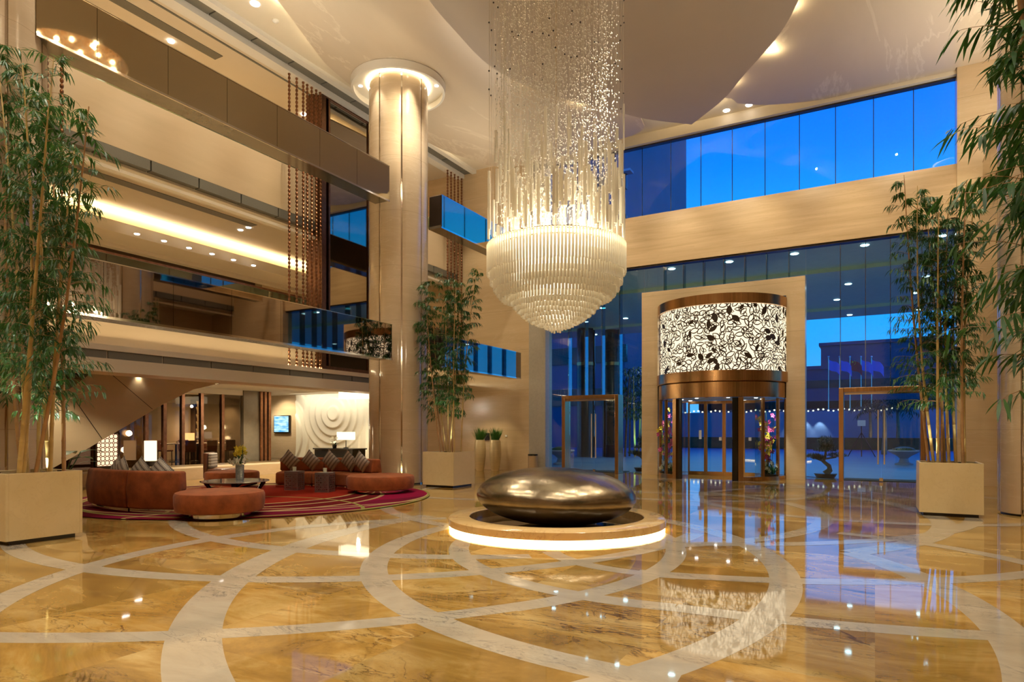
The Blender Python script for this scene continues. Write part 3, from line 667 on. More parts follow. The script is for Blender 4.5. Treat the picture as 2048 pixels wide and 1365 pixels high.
for j in range(m):
    for i in range(n): F.append((j * n + i, j * n + (i + 1) % n, (j + 1) * n + (i + 1) % n, (j + 1) * n + i))
pe.add([(x, y, z) for x, y, z in V], F, True)
o = pe.build('pebble_sculpture', M['pebble'], label='large hammered bronze pebble sculpture on the round glowing plinth', cat='sculpture')
o.location = (CX, CYY, -.012); o.rotation_euler = (0, 0, YAW); o.scale = (1.08,) * 3

# ================================================================== THE CHANDELIER
ch = empty('crystal_chandelier', (CX, CYY, 3.1), label='huge crystal chandelier of glass rods and beads hanging above the bronze pebble', cat='chandelier')
K = 3.1; ch.location.z = 3.22; ch.scale = (1.08,) * 3
rnd = random.Random(11)
def zs(py): return EYE + (HZ - py) / 130.0 - K
ROWS = [ # radius, top, bottom (heights above the tip level K), lamp ring above or not
 (1.055, 4.43, 3.99), (1.005, 4.18, 3.84), (.955, 4.05, 3.74), (.90, 3.95, 3.66), (.845, 3.86, 3.60),
 (.79, 3.83, 3.615), (.755, 3.70, 3.50), (.71, 3.62, 3.43), (.655, 3.54, 3.365), (.595, 3.47, 3.31), (.53, 3.41, 3.26), (.46, 3.36, 3.22), (.385, 3.31, 3.19), (.31, 3.27, 3.165), (.235, 3.24, 3.145), (.155, 3.22, 3.13), (.07, 3.20, 3.10)]
for i, (r, zt, zb) in enumerate(ROWS):
    if r < .8: zt += .17 * r; zb += .17 * r
    m = MB(); n = max(7, int(2 * math.pi * r / .050)); rr = .0165
    for k in range(n):
        a = 2 * math.pi * k / n; x, y = r * math.cos(a), r * math.sin(a); dz = rnd.uniform(-.012, .012)
        m.lathe([(0, zb - K + dz), (rr, zb - K + dz + .006), (rr, zt - K)], (x, y, 0), n=6)
    tag(m.build('glass_rod_row', M['rodglow'], ch), kind='stuff')
fr = MB()
for r, z in ((1.03, 4.43), (.78, 3.84), (.6, 3.56), (.4, 3.40)):
    fr.lathe([(r - .03, z - K), (r + .01, z - K), (r + .01, z - K + .012), (r - .03, z - K + .012), (r - .03, z - K)], n=64)
for a in range(0, 360, 45):
    c, s = math.cos(R(a)), math.sin(R(a)); fr.tube([(0, 0, 4.44 - K), (c, s, 4.44 - K)], .012, 6); fr.tube([(c * .75, s * .75, 3.85 - K), (c * .8, s * .8, 4.43 - K)], .006, 6)
fr.tube([(0, 0, .3), (0, 0, 9.4)], .012, 6)
fr.build('steel_frame', M['chrome'], ch)
lr = MB(); lr.lathe([(1.00, 4.36 - K), (1.03, 4.36 - K), (1.03, 4.40 - K), (1.00, 4.40 - K), (1.00, 4.36 - K)], n=64)
lr.lathe([(.745, 3.90 - K), (.775, 3.90 - K), (.775, 3.94 - K), (.745, 3.94 - K), (.745, 3.90 - K)], n=64)
lr.build('lamp_ring', emis('chandelier_ring_glow', (1, .86, .58), 22), ch)
for k in range(7):
    a = R(20 + 360 / 7 * k); rr = .62
    b = MB().ball((rr * math.cos(a), rr * math.sin(a), 4.66 - K), .028, 10, 8).build('bulb', M['bulb'], ch)
MB().lathe([(.99, 4.34 - K), (.99, 4.10 - K), (.93, 4.0 - K), (.80, 3.80 - K), (.72, 3.80 - K), (.58, 3.62 - K), (.40, 3.44 - K), (.2, 3.30 - K), (0, 3.22 - K)], n=48).build('added_glow_shell', emis('chandelier_inner_glow', (1, .86, .62), 1.5), ch)  # added glowing shell, makes the rods around it look evenly lit
for k in range(6):
    a = R(60 * k + 30); point((CX + .6 * math.cos(a), CYY + .6 * math.sin(a), 5.0), 26, 'warm', .05)
# frosted tubes of many lengths hanging over the bowl
tubes = []
for k in range(190):
    a = rnd.uniform(0, 2 * math.pi); rr = 1.04 * math.sqrt(rnd.uniform(.12, 1)); 
    if k % 3 == 0: rr = 1.03
    L_ = rnd.uniform(.28, .72); zb = rnd.choice([rnd.uniform(4.45, 4.75), rnd.uniform(4.5, 5.5), rnd.uniform(4.6, 6.0)]); tubes.append((rr * math.cos(a), rr * math.sin(a), zb - K, L_, rnd.uniform(.014, .028)))
F0 = Vector((-math.sin(YAW), math.cos(YAW)))
tubes.sort(key=lambda t: t[0] * F0.x + t[1] * F0.y - t[3])   # the nearest and longest first
for x, y, z, L_, q in tubes[:100]:
    MB().lathe([(0, 0), (q, .004), (q, L_), (0, L_ + .004)], (x, y, z), n=8).build('hanging_glass_tube', M['rod'], ch)
m = MB()
for x, y, z, L_, q in tubes[100:]: m.lathe([(0, 0), (q, .004), (q, L_), (0, L_ + .004)], (x, y, z), n=7)
tag(m.build('hanging_glass_tubes_behind', M['rod'], ch), kind='stuff')
# crystal beads on fine threads up to the ceiling
m = MB(); th = MB(); top = 12.2 - K
def octa(mb, x, y, z, s):
    mb.add([(x - s, y, z), (x, y - s, z), (x + s, y, z), (x, y + s, z), (x, y, z + 1.5 * s), (x, y, z - 1.5 * s)],
           [(0, 1, 4), (1, 2, 4), (2, 3, 4), (3, 0, 4), (1, 0, 5), (2, 1, 5), (3, 2, 5), (0, 3, 5)], False)
for k in range(470):
    a = rnd.uniform(0, 2 * math.pi); rr = (1.03 if k % 5 == 0 else .96 * math.sqrt(rnd.uniform(.0, 1)))
    x, y = rr * math.cos(a), rr * math.sin(a); t = .0010
    th.add([(x + t, y, 4.5 - K), (x - t * .5, y + t, 4.5 - K), (x - t * .5, y - t, 4.5 - K), (x + t, y, top), (x - t * .5, y + t, top), (x - t * .5, y - t, top)], [(0, 1, 4, 3), (1, 2, 5, 4), (2, 0, 3, 5)])
    if k % 5 == 0: continue
    z = 4.62 - K + rnd.uniform(0, .4)
    while z < top:
        octa(m, x + rnd.uniform(-.02, .02), y + rnd.uniform(-.02, .02), z, rnd.uniform(.007, .014)); z += rnd.uniform(.05, .30)
tag(m.build('crystal_beads', M['crystal'], ch), kind='stuff')
tag(th.build('threads', pbr('clear_thread', (.65, .6, .5), .3), ch), kind='stuff')
db = MB().ball((0, 0, 0), .014, 6, 4).build('dark_bead', M['dark'], ch)
for k in range(70):
    q = db if k == 0 else db.copy(); a = rnd.uniform(0, 2 * math.pi); q.location = (1.03 * math.cos(a), 1.03 * math.sin(a), rnd.uniform(6.6, 8.3) - K)
    if k: COL.objects.link(q)
# the crystal cloud with bulbs just under the ceiling
m = MB()
for k in range(4200):
    a = rnd.uniform(0, 2 * math.pi); rr = math.sqrt(rnd.uniform(0, 1)) * 1.1; h = math.sqrt(max(0, 1 - (rr / 1.2) ** 2))
    octa(m, rr * math.cos(a) * 1.1, rr * math.sin(a), 11.75 - K + rnd.uniform(-.6, .45) * h, rnd.uniform(.014, .026))
tag(m.build('crystal_cloud', pbr('amber_crystal', (.80, .52, .30), .25, .2, emit=(1, .6, .3), es=.12), ch), kind='stuff')  # crystals carry a faint added glow besides the bulbs' light
for k in range(22):
    a = k * 2.399; rr = 1.05 * math.sqrt((k + .5) / 22)
    MB().ball((rr * math.cos(a), rr * math.sin(a), 11.75 - K - .62 * math.sqrt(max(0, 1 - (rr / 1.2) ** 2)) - .05), .04, 8, 6).build('ceiling_bulb', M['bulb'], ch)
for k in range(6): point((CX + .9 * math.cos(k * 1.05), CYY + .9 * math.sin(k * 1.05), 12.75), 70, 'warm', .05)
MB().lathe([(0, 12.5 - K), (.7, 12.5 - K), (.7, 12.6 - K), (0, 12.6 - K)], n=48).build('ceiling_plate', M['plaster'], ch)

# ================================================================== REVOLVING DOOR DRUM
DX, DY, DR = -4.68, 23.4, 2.12
dr = empty('revolving_door', (DX, DY, 0), label='round bronze revolving door with glowing leaf lattice drum in the stone portal', cat='revolving door')
A0, A1 = math.pi, 2 * math.pi                    # the half that faces the hall
MB().lathe([(0, 5.98), (DR + .06, 5.98), (DR + .06, 5.98 - .32), (DR - .02, 5.66), (DR - .02, 5.98)], n=72).build('top_ring', M['bronze'], dr)
MB().lathe([(DR - .04, 3.52), (DR - .04, 5.66)], n=96).build('glowing_drum', emis('drum_glow', (1, .83, .56), 1.15), dr)
lp = MB(); rd = random.Random(8)
def on_drum(u, z, off): a = u / DR; return ((DR + off) * math.cos(a), (DR + off) * math.sin(a), z)
def leaf_outline(u, z, L_, w, ang, filled, lw=.027):
    pts = []
    n = 9
    for sgn in (1, -1):
        for i in range(n):
            t = i / n if sgn > 0 else 1 - i / n
            pts.append((t - .5, sgn * w / L_ * math.sin(math.pi * t) ** .8 * (1 + .25 * (1 - t))))
    ca, sa = math.cos(ang), math.sin(ang)
    def tr(p, k=1.0, dw=0): x, y = p[0] * L_ * k, p[1] * L_ * k; return on_drum(u + x * ca - y * sa, z + x * sa + y * ca, .012)
    if filled:
        lp.add([tr((0, 0))] + [tr(p) for p in pts], [(0, 1 + i, 1 + (i + 1) % len(pts)) for i in range(len(pts))]); return
    kin = 1 - 2.2 * lw / w * .5
    o1 = [tr(p) for p in pts]; i1 = [tr((p[0] * (1 - 2.4 * lw / L_), p[1] * (1 - lw / w * 1.15))) for p in pts]; nn = len(pts)
    lp.add(o1 + i1, [(i, (i + 1) % nn, nn + (i + 1) % nn, nn + i) for i in range(nn)])
um, uM = math.pi * DR, 2 * math.pi * DR; cells = []
cw, chh = .215, .20; nu = int((uM - um) / cw)
for i in range(nu + 1):
    for j in range(11):
        u = um + (i + .5 + .25 * (j % 2)) * cw + rd.uniform(-.06, .06); z = 3.62 + j * chh + rd.uniform(-.05, .05)
        ang = rd.uniform(0, math.pi)
        leaf_outline(u, z, rd.uniform(.26, .34), rd.uniform(.06, .085), ang, rd.random() < .12)
        if rd.random() < .75: leaf_outline(u + rd.uniform(-.1, .1), z + rd.uniform(-.1, .1), rd.uniform(.2, .28), rd.uniform(.045, .06), ang + rd.uniform(.9, 2.1), rd.random() < .05, .02)
lp.v = [(x, y, min(max(z, 3.53), 5.65)) for x, y, z in lp.v]
lp.build('leaf_lattice', pbr('dark_brown_lattice', (.035, .018, .008), .5), dr)
MB().lathe([(DR - .02, 3.53), (DR + .09, 3.53), (DR + .09, 3.20), (DR + .05, 3.18), (DR - .01, 3.18)], n=72).build('middle_ring', M['bronze'], dr)
MB().lathe([(DR - .01, 3.18), (DR + .02, 3.16), (DR + .02, 2.68), (DR - .12, 2.66)], n=72).build('canopy_fascia', M['bronze'], dr)
MB().lathe([(0, 2.70), (DR - .02, 2.70)], n=72).build('canopy_soffit', M['white'], dr)
for k in range(8):
    a = R(45 * k + 20); MB().lathe([(0, 2.685), (.05, 2.685), (.06, 2.70)], (1.35 * math.cos(a), 1.35 * math.sin(a), 0), n=12).build('canopy_downlight', M['dl'], dr)
for k in range(4): spot((DX + 1.2 * math.cos(R(90 * k + 45)), DY + 1.2 * math.sin(R(90 * k + 45)), 2.62), 45, 110, 'white')
def post(a, r, w=.07, d=.09, z1=2.66, mat='bronze', nm='door_post'):
    c, s = math.cos(a), math.sin(a); p = MB(); p.M = Matrix.Translation((r * c, r * s, 0)) @ Matrix.Rotation(a, 4, 'Z'); p.box(-d / 2, d / 2, -w / 2, w / 2, 0, z1); return p.build(nm, M[mat], dr)
for a in (184, 203, 222, 318, 337, 356): post(R(a), DR - .02)
post(R(237), DR - .02, .16, .12, mat='bronze'); post(R(297), DR - .02, .16, .12, mat='bronze')
post(R(241.5), DR - .06, .16, .05, mat='black', nm='door_edge_seal'); post(R(292.5), DR - .06, .16, .05, mat='black', nm='door_edge_seal')
for a, b in ((182, 237), (297, 358)):
    MB().lathe([(DR - .02, .12), (DR - .02, 2.66)], n=24, a0=R(a), a1=R(b)).build('curved_glass', M['glass_in'], dr)
    MB().lathe([(DR - .08, 0), (DR + .03, 0), (DR + .03, .13), (DR - .08, .13), (DR - .08, 0)], n=24, a0=R(a), a1=R(b)).build('base_rail', M['bronze'], dr)
# inner wings
for a, r0, r1 in ((203, 1.0, 2.0), (337, 1.0, 2.0)):
    c, s = math.cos(R(a)), math.sin(R(a))
for x0, x1 in ((-1.25, -.62), (-.62, .02), (.02, .66), (.66, 1.28)):
    y = .35
    MB().box(x0, x0 + .06, y - .03, y + .03, 0, 2.66).box(x1 - .06, x1, y - .03, y + .03, 0, 2.66).box(x0 + .06, x1 - .06, y - .03, y + .03, 0, .14).box(x0 + .06, x1 - .06, y - .03, y + .03, 2.56, 2.66).build('wing_frame', M['bronze'], dr)
    MB().add([(x0 + .06, y, .14), (x1 - .06, y, .14), (x1 - .06, y, 2.56), (x0 + .06, y, 2.56)], [(0, 1, 2, 3)]).build('wing_glass', M['glass_in'], dr)
for x, y, z in ((-.85, .3, 1.3), (-.15, .3, 1.25), (.85, .3, 1.25)):
    MB().box(x, x + .09 if y else x, y, y + .02, z, z + .12 if x > -.5 else z + .32).build('door_notice', M['white'], dr)
MB().box(-1.3, -1.26, -1.3, .3, 0, 2.6).box(1.30, 1.34, -1.3, .3, 0, 2.6).build('display_partition', M['glass_in'], dr)

# flowers in the two curved show cases
def flower(mb, p, s, rr):
    n = Vector((rr.uniform(-1, 1), rr.uniform(-1, 0), rr.uniform(-.4, .6))).normalized(); t = n.orthogonal().normalized(); b = n.cross(t)
    for k in range(5):
        a = 2 * math.pi * k / 5; d = t * math.cos(a) + b * math.sin(a); e = t * math.cos(a + 1.57) + b * math.sin(a + 1.57)
        mb.add([p, p + d * s * .6 + e * s * .35 + n * s * .15, p + d * s, p + d * s * .6 - e * s * .35 + n * s * .15], [(0, 1, 2, 3)])
def blade(mb, p, d, L_, w, bend, n=3):
    d = d.normalized(); side_ = d.cross(Vector((0, 0, 1)))
    if side_.length < .01: side_ = Vector((1, 0, 0))
    side_.normalize(); v = []; q = Vector(p)
    for i in range(n + 1):
        t = i / n; ww = w * math.sin(math.pi * (.12 + .86 * t)) if i < n else w * .05
        v += [q - side_ * ww, q + side_ * ww]; d = (d + Vector((0, 0, -bend / n))).normalized(); q = q + d * (L_ / n)
    mb.add(v, [(2 * i, 2 * i + 1, 2 * i + 3, 2 * i + 2) for i in range(n)], True)
for s, lab in ((-1, 'left'), (1, 'right')):
    rr = random.Random(20 + s); o = empty('flower_display', (DX + 1.68 * s, DY - .72, .02), label='tall pink and yellow orchid display behind the %s curved door glass' % lab, cat='flower display', group=None)
    MB().lathe([(0, 0), (.28, 0), (.3, .16), (0, .16)], n=16).build('base', M['dark'], o)
    g = MB(); p = {'orchidp': MB(), 'orchidy': MB(), 'orchidw': MB()}; st = MB()
    for k in range(11):
        x, y = rr.uniform(-.16, .16), rr.uniform(-.16, .16); top = rr.uniform(1.3, 2.35)
        st.tube([(x, y, .1), (x * 1.4, y * 1.4, top * .6), (x * 2, y * 1.8, top)], .008, 5)
        for i in range(8):
            z = top * rr.uniform(.35, 1); f = z / top; flower(p['orchidp' if rr.random() < .55 else 'orchidy'], Vector((x * (1 + f) + rr.uniform(-.1, .1), y * (1 + f) + rr.uniform(-.1, .1), z)), .095, rr)
    for i in range(26): flower(p['orchidw'], Vector((rr.uniform(-.25, .25), rr.uniform(-.25, .2), rr.uniform(.25, .55))), .08, rr)
    for i in range(90): blade(g, (rr.uniform(-.15, .15), rr.uniform(-.15, .15), .15), Vector((rr.uniform(-1, 1), rr.uniform(-1, 1), rr.uniform(.6, 2))), rr.uniform(.2, .5), .02, .9)
    g.build('foliage', M['grass'], o); st.build('stems', M['leafd'], o)
    for k, v in p.items(): v.build({'orchidp': 'pink_blossoms', 'orchidy': 'yellow_blossoms', 'orchidw': 'white_blossoms'}[k], M[k], o)
    spot((DX + 1.68 * s, DY - .8, 2.6), 160, 60, 'white', to=(DX + 1.68 * s, DY - .72, 0))

# ================================================================== GROUND STOREY BEHIND THE LOUNGE
# relief wall with sweeping ripples
def relief():
    x0, x1, z0, z1, y = -22.55, -17.7, .02, 3.19, 20.62
    nx, nz = 150, 100; cs = [((-20.3, 2.35), .30, 9), ((-23.4, 1.35), .34, 14), ((-17.2, 3.3), .4, 3)]
    def h(x, z):
        d0 = math.hypot((x - cs[0][0][0]) * .95, z - cs[0][0][1]); d1 = math.hypot(x - cs[1][0][0], (z - cs[1][0][1]) * .9)
        d2 = math.hypot(x + 17.0, z - 4.4)
        def saw(d, p): t = (d / p) % 1; return t ** 1.6 if t < .86 else (1 - t) / .14 * .78
        a = saw(d0, .34) if d0 < 1.9 else 0; b = saw(d1, .42); w = min(1, max(0, (1.9 - d0) / .35))
        return .075 * (a * w + b * (1 - w))
    v = []
    for j in range(nz + 1):
        for i in range(nx + 1):
            x = x0 + (x1 - x0) * i / nx; z = z0 + (z1 - z0) * j / nz; v.append((x, y - h(x, z), z))
    f = [(j * (nx + 1) + i, j * (nx + 1) + i + 1, (j + 1) * (nx + 1) + i + 1, (j + 1) * (nx + 1) + i) for j in range(nz) for i in range(nx)]
    mb = MB().add(v, f, True); mb.box(x0, x1, y + .001, 20.695, z0, z1)
    return mb.build('relief_panel', M['cream'], label='cream relief wall panel with sweeping circular ripples behind the reception', cat='wall relief')
relief(); area((-20.2, 19.9, 3.15), 4.2, .12, 34, 'soft', rot=(R(38), 0, 0))
spot((-20.5, 18.6, 3.15), 45, 110, 'soft')
spot((-23.2, 19.5, 3.12), 150, 110, 'warm', to=(-23.2, 20.7, 1.3), rad=.1)  # added spot to brighten the television wall
for y in (13.5, 16.5): spot((-17.9, y, 3.1), 150, 100, 'warm', to=(-19.6, y + .3, .3), rad=.1)  # added wash over the ledge before the restaurant
# television
p = at_y(565, 849, 20.66); o = empty('television', (p.x, 20.69, p.z), label='small wall television with pale blue picture left of the relief wall', cat='television')
MB().box(-.5, .5, -.1, 0, -.4, .4).build('casing', M['black'], o, bevel=.01)
def tv_mat():
    m, t = new_mat('tv_picture'); L = t.links.new; e = N(t, 'ShaderNodeEmission'); e.inputs[1].default_value = 1.1
    g = N(t, 'ShaderNodeNewGeometry'); mp = N(t, 'ShaderNodeMapping'); mp.inputs['Scale'].default_value = (1.5, 1, 7); L(g.outputs['Position'], mp.inputs[0])
    n = N(t, 'ShaderNodeTexNoise', i_Scale=1.4, i_Detail=5); L(mp.outputs[0], n.inputs['Vector']); r = N(t, 'ShaderNodeValToRGB'); L(n.outputs[0], r.inputs[0])
    r.color_ramp.elements[0].position = .35; r.color_ramp.elements[0].color = (.05, .35, .75, 1); r.color_ramp.elements[1].position = .65; r.color_ramp.elements[1].color = (.6, .9, .95, 1)
    o = N(t, 'ShaderNodeOutputMaterial'); L(r.outputs[0], e.inputs[0]); L(e.outputs[0], o.inputs[0]); return m
MB().box(-.46, .46, -.104, -.1, -.35, .36).build('screen', tv_mat(), o)
# reception desk and what stands on it
o = empty('reception_desk', (-18.2, 18.6, 0), label='black reception desk half hidden by the round column', cat='desk')
MB().box(-.75, 1.2, -.35, .35, 0, .88).build('body', M['black'], o); MB().box(-.8, 1.25, -.4, .4, .88, .93).build('desk_top', M['black'], o, bevel=.01)
o = empty('table_lamp', (-17.75, 18.7, .93), label='white box shade table lamp on the reception desk', cat='lamp')
MB().lathe([(0, 0), (.1, 0), (.1, .02), (.015, .04), (.015, .3), (0, .3)], n=16).build('base', M['black'], o); MB().box(-.32, .32, -.16, .16, .32, .62).build('lamp_shade', emis('white_lamp_shade', (1, .9, .72), 1.5), o)
point((-17.75, 18.7, 1.75), 12, 'warm')
o = empty('orchid_pot', (-18.1, 18.45, .93), label='dark pot of white orchids on the reception desk', cat='flowers'); rr = random.Random(4)
MB().lathe([(0, 0), (.07, 0), (.09, .12), (0, .12)], n=12).build('pot', M['black'], o); m = MB(); g = MB()
for k in range(14): flower(m, Vector((rr.uniform(-.16, .12), rr.uniform(-.1, .1), rr.uniform(.15, .42))), .06, rr)
for k in range(10): blade(g, (0, 0, .1), Vector((rr.uniform(-1, 1), rr.uniform(-1, 1), 1)), .28, .03, 1)
m.build('blossoms', M['orchidw'], o); g.build('leaves', M['leafd'], o)
# crystal pendant above the desk
p = at_y(717, 794, 18.6); o = empty('crystal_pendant', (p.x + .1, 18.6, 3.17), label='rectangular glowing crystal pendant over the reception desk', cat='pendant lamp')
MB().box(-.95, .8, -.25, .25, -.05, 0).build('ceiling_plate', M['chrome'], o)
m = MB()
for i in range(34):
    for j in range(4): x = -.9 + i * .05; y = -.2 + j * .13; m.lathe([(.012, -.36), (.012, -.05)], (x, y, 0), n=5)
tag(m.build('crystal_drops', emis('crystal_drop_glow', (1, .85, .56), 2.4), o), kind='stuff')
point((p.x, 18.6, 2.7), 40, 'soft', .06)

# restaurant front: raised ledge, dark water strip, bronze mullions, tinted panes
XR = -22.0
struct('trim_6', MB().box(-22.3, -19.4, 7, 19.2, 0, .38), M['wall'])
o = MB().box(-21.95, -20.45, 9.0, 18.5, .381, .44).build('water_ledge', M['mirror_dk'], label='long dark polished ledge in front of the restaurant glass', cat='ledge')
struct('wall_restaurant_end', MB().box(-26.4, -21.9, 18.55, 18.69, 0, 3.2), M['panelbr'])
struct('trim_7', MB().box(-22.2, -21.95, 6, 18.7, 3.0, 3.2), M['plaster'])
mul = None
names = ['fourth bronze mullion from the right of the restaurant glass', 'third bronze mullion from the right of the restaurant glass', 'second bronze mullion from the right of the restaurant glass', 'rightmost bronze mullion of the restaurant glass']
ys = []
for px in (291.5, 328, 364.5, 402.5, 444):
    p = at_x(px, 862, XR); ys.append(p.y)
    lab = 'bronze mullion by the glowing cylinder lamp' if px < 300 else names[[328, 364.5, 402.5, 444].index(px)]
    if mul is None: q = mul = MB().box(-.07, .07, -.06, .06, .44, 3.0).build('mullion', M['copper'])
    else: q = mul.copy(); COL.objects.link(q)
    q.location = (XR, p.y, 0); tag(q, lab, 'mullion', 'bronze mullions of the restaurant front')
y_end = at_x(484, 862, XR).y
o = empty('restaurant_glazing', (XR, 0, 0), label='tinted restaurant glass front between the bronze mullions', cat='glazing')
edges = [8.0] + ys + [y_end]
for a, b in zip(edges[:-1], edges[1:]): MB().box(-.005, .005, a + .07, b - .07, .44, 3.0).build('glass_pane', M['glass_br'], o)
struct('trim_8', MB().box(-22.1, -21.9, y_end, 18.7, .38, 3.2), M['panelbr'])
for k, a in enumerate((521, 529, 537)):
    p = at_x(a, 862, -21.9); struct('trim_%d' % (9 + k), MB().box(-21.9, -21.82, p.y - .06, p.y + .06, 0, 3.2), M['copper'])
# inside the restaurant
struct('wall_restaurant_back', MB().box(-26.6, -26.4, -6, 20.7, 0, 3.2), pbr('warm_grey_wallpaper', (.36, .29, .20), .6, noise=.1, nscale=2))
struct('floor_restaurant', MB().box(-26.4, -22.3, -6, 20.7, .0, .36), M['brownwall'])
# bottle shelf
p = at_x(420, 850, -26.2); o = empty('bottle_shelf', (-26.35, p.y, .36), label='backlit shelf unit with rows of glasses and bottles in the restaurant', cat='shelf')
w = .85
MB().box(0, .3, -w, w, 0, .9).box(0, .3, -w, -w + .05, .9, 2.6).box(0, .3, w - .05, w, .9, 2.6).box(0, .3, -w, w, 2.55, 2.6).build('carcass', M['brownwall'], o)
MB().box(.01, .02, -w + .05, w - .05, .92, 2.55).build('lit_back', emis('shelf_back_glow', (1, .62, .25), .55), o)
for k in range(5): MB().box(.02, .29, -w + .05, w - .05, 1.0 + .32 * k, 1.02 + .32 * k).build('shelf_board', M['glass_br'], o)
pr = MB().lathe([(0, 0), (.03, 0), (.035, .1), (.032, .15), (.012, .18), (.012, .24), (0, .24)], n=8).build('bottle', M['glass_in']); mats_b = [pbr('amber_bottle', (.25, .1, .02), .1), pbr('clear_bottle', (.6, .6, .5), .1), pbr('green_bottle', (.1, .2, .05), .1)]
nb = 0
for k in range(5):
    for i in range(9):
        q = pr if nb == 0 else pr.copy()
        if nb: COL.objects.link(q)
        if nb < 3: q.data = q.data.copy(); q.data.materials[0] = mats_b[nb]; 
        if nb >= 3: q.data = keep[nb % 3]
        if nb == 0: keep = []
        if nb < 3: keep.append(q.data)
        q.location = (-26.2, p.y - .68 + .17 * i, 1.38 + .32 * k); nb += 1
        tag(q, 'small bottle on the backlit restaurant shelf, %s row, %s from left' % (['lowest', 'second', 'middle', 'fourth', 'top'][k], ['first', 'second', 'third', 'fourth', 'fifth', 'sixth', 'seventh', 'eighth', 'ninth'][i]), 'bottle', 'bottles on the restaurant shelf, %s row' % ['lowest', 'second', 'middle', 'fourth', 'top'][k])
point((-25.6, p.y, 2.3), 14, 'gold')
# dining tables, chairs, table lamps
tb = empty('dining_table', (0, 0, .36)); MB().box(-.4, .4, -.4, .4, .70, .74).build('table_top', M['white'], tb, bevel=.01); MB().tube([(0, 0, .02), (0, 0, .7)], .035, 8).lathe([(0, 0), (.25, 0), (.25, .02), (0, .02)], n=16).build('pedestal', M['dark'], tb)
cr_ = empty('dining_chair', (0, 0, .36)); MB().box(-.22, .22, -.22, .22, .40, .47).build('seat', M['seatbrown'], cr_, bevel=.02); MB().box(-.22, .22, .18, .24, .47, .86).build('backrest', M['seatbrown'], cr_, bevel=.02)
for a in (-.18, .18):
    for b in (-.18, .18): MB().tube([(a, b, 0), (a, b, .4)], .018, 6).build('leg', M['dark'], cr_)
tpl = [(-24.3, at_x(352, 862, -24.3).y), (-24.3, at_x(395, 862, -24.3).y), (-24.3, at_x(432, 862, -24.3).y)]
wh = ['left', 'middle', 'right']
for i, (x, y) in enumerate(tpl):
    t_ = tb if i == 0 else copy_tree(tb); t_.location = (x, y, .36); tag(t_, 'white topped square dining table, %s of three behind the restaurant glass' % wh[i], 'table', 'restaurant tables')
    for j, (dx, dy, rz) in enumerate(((.72, 0, -90), (-.72, 0, 90))):
        c_ = cr_ if (i == 0 and j == 0) else copy_tree(cr_); c_.location = (x + dx, y + dy, .36); c_.rotation_euler = (0, 0, R(rz))
        tag(c_, 'brown dining chair %s the %s restaurant table' % (['in front of', 'behind'][j], wh[i]), 'chair', 'restaurant chairs')
    c_ = MB().lathe([(0, 0), (.03, 0), (.045, .09), (.04, .09), (.03, .01), (0, .01)], n=10).build('glass_cup', M['orchidw']); c_.location = (x + .1, y, 1.1); tag(c_, 'small pale cup on the %s restaurant table' % wh[i], 'cup', 'cups on the restaurant tables')
    spot((x, y, 3.15), 200, 110, 'warm')
def lamp_cyl(px, x, z0, h, r, lab, mat=None):
    p = at_x(px, 862, x); o = empty('floor_lamp', (x, p.y, z0), label=lab, cat='lamp')
    MB().lathe([(0, 0), (r * .9, 0), (r * .9, .14), (0, .14)], n=20).build('base', M['dark'], o)
    MB().lathe([(0, .14), (r, .14), (r, h), (0, h)], n=24).build('lamp_shade', mat or M['lampshade'], o); point((x + .05, p.y, z0 + h + .25), 25, 'warm', .1); point((x + r + .15, p.y, z0 + h * .6), 12, 'warm', .1); return o
lamp_cyl(301, -21.4, .44, .82, .19, 'glowing cylinder lamp standing on the dark ledge')
lamp_cyl(378, -25.9, .9, .6, .22, 'glowing lamp shade behind the dining tables')
# carved glowing panel and lattice at the foot of the stairs
p = at_x(214, 900, -21.2); o = empty('lattice_lantern', (-21.2, p.y, .44), label='glowing carved lattice lantern panel under the stairs', cat='lantern')
MB().box(-.05, .0, -.32, .32, .04, 1.05).build('glow_panel', emis('lantern_glow', (1, .60, .36), 1.5), o)
fm = MB().box(-.06, .05, -.38, -.32, 0, 1.1).box(-.06, .05, .32, .38, 0, 1.1).box(-.06, .05, -.38, .38, 0, .05).box(-.06, .05, -.38, .38, 1.05, 1.1)
for i in range(5):
    for j in range(7):
        y, z = -.26 + .13 * i, .14 + .14 * j; n = 10
        fm.lathe([(.062, -.008), (.078, -.008), (.078, .008), (.062, .008)], (0, 0, 0), n=12) if False else None
        for k in range(8):
            a, b = 2 * math.pi * k / 8, 2 * math.pi * (k + 1) / 8
            fm.add([(.01, y + .058 * math.cos(a), z + .062 * math.sin(a)), (.01, y + .058 * math.cos(b), z + .062 * math.sin(b)), (.01, y + .080 * math.cos(b), z + .084 * math.sin(b)), (.01, y + .080 * math.cos(a), z + .084 * math.sin(a))], [(0, 1, 2, 3)])
fm.build('lattice_frame', M['brownwall'], o)
struct('wall_restaurant_side', MB().box(-22.3, -22.05, 5, at_x(240, 862, -22).y, .38, 3.2), M['brownwall'])
struct('trim_12', MB().box(-22.25, -22.08, at_x(240, 862, -22).y, at_x(287, 862, -22).y, .38, 3.2), M['panelbr'])
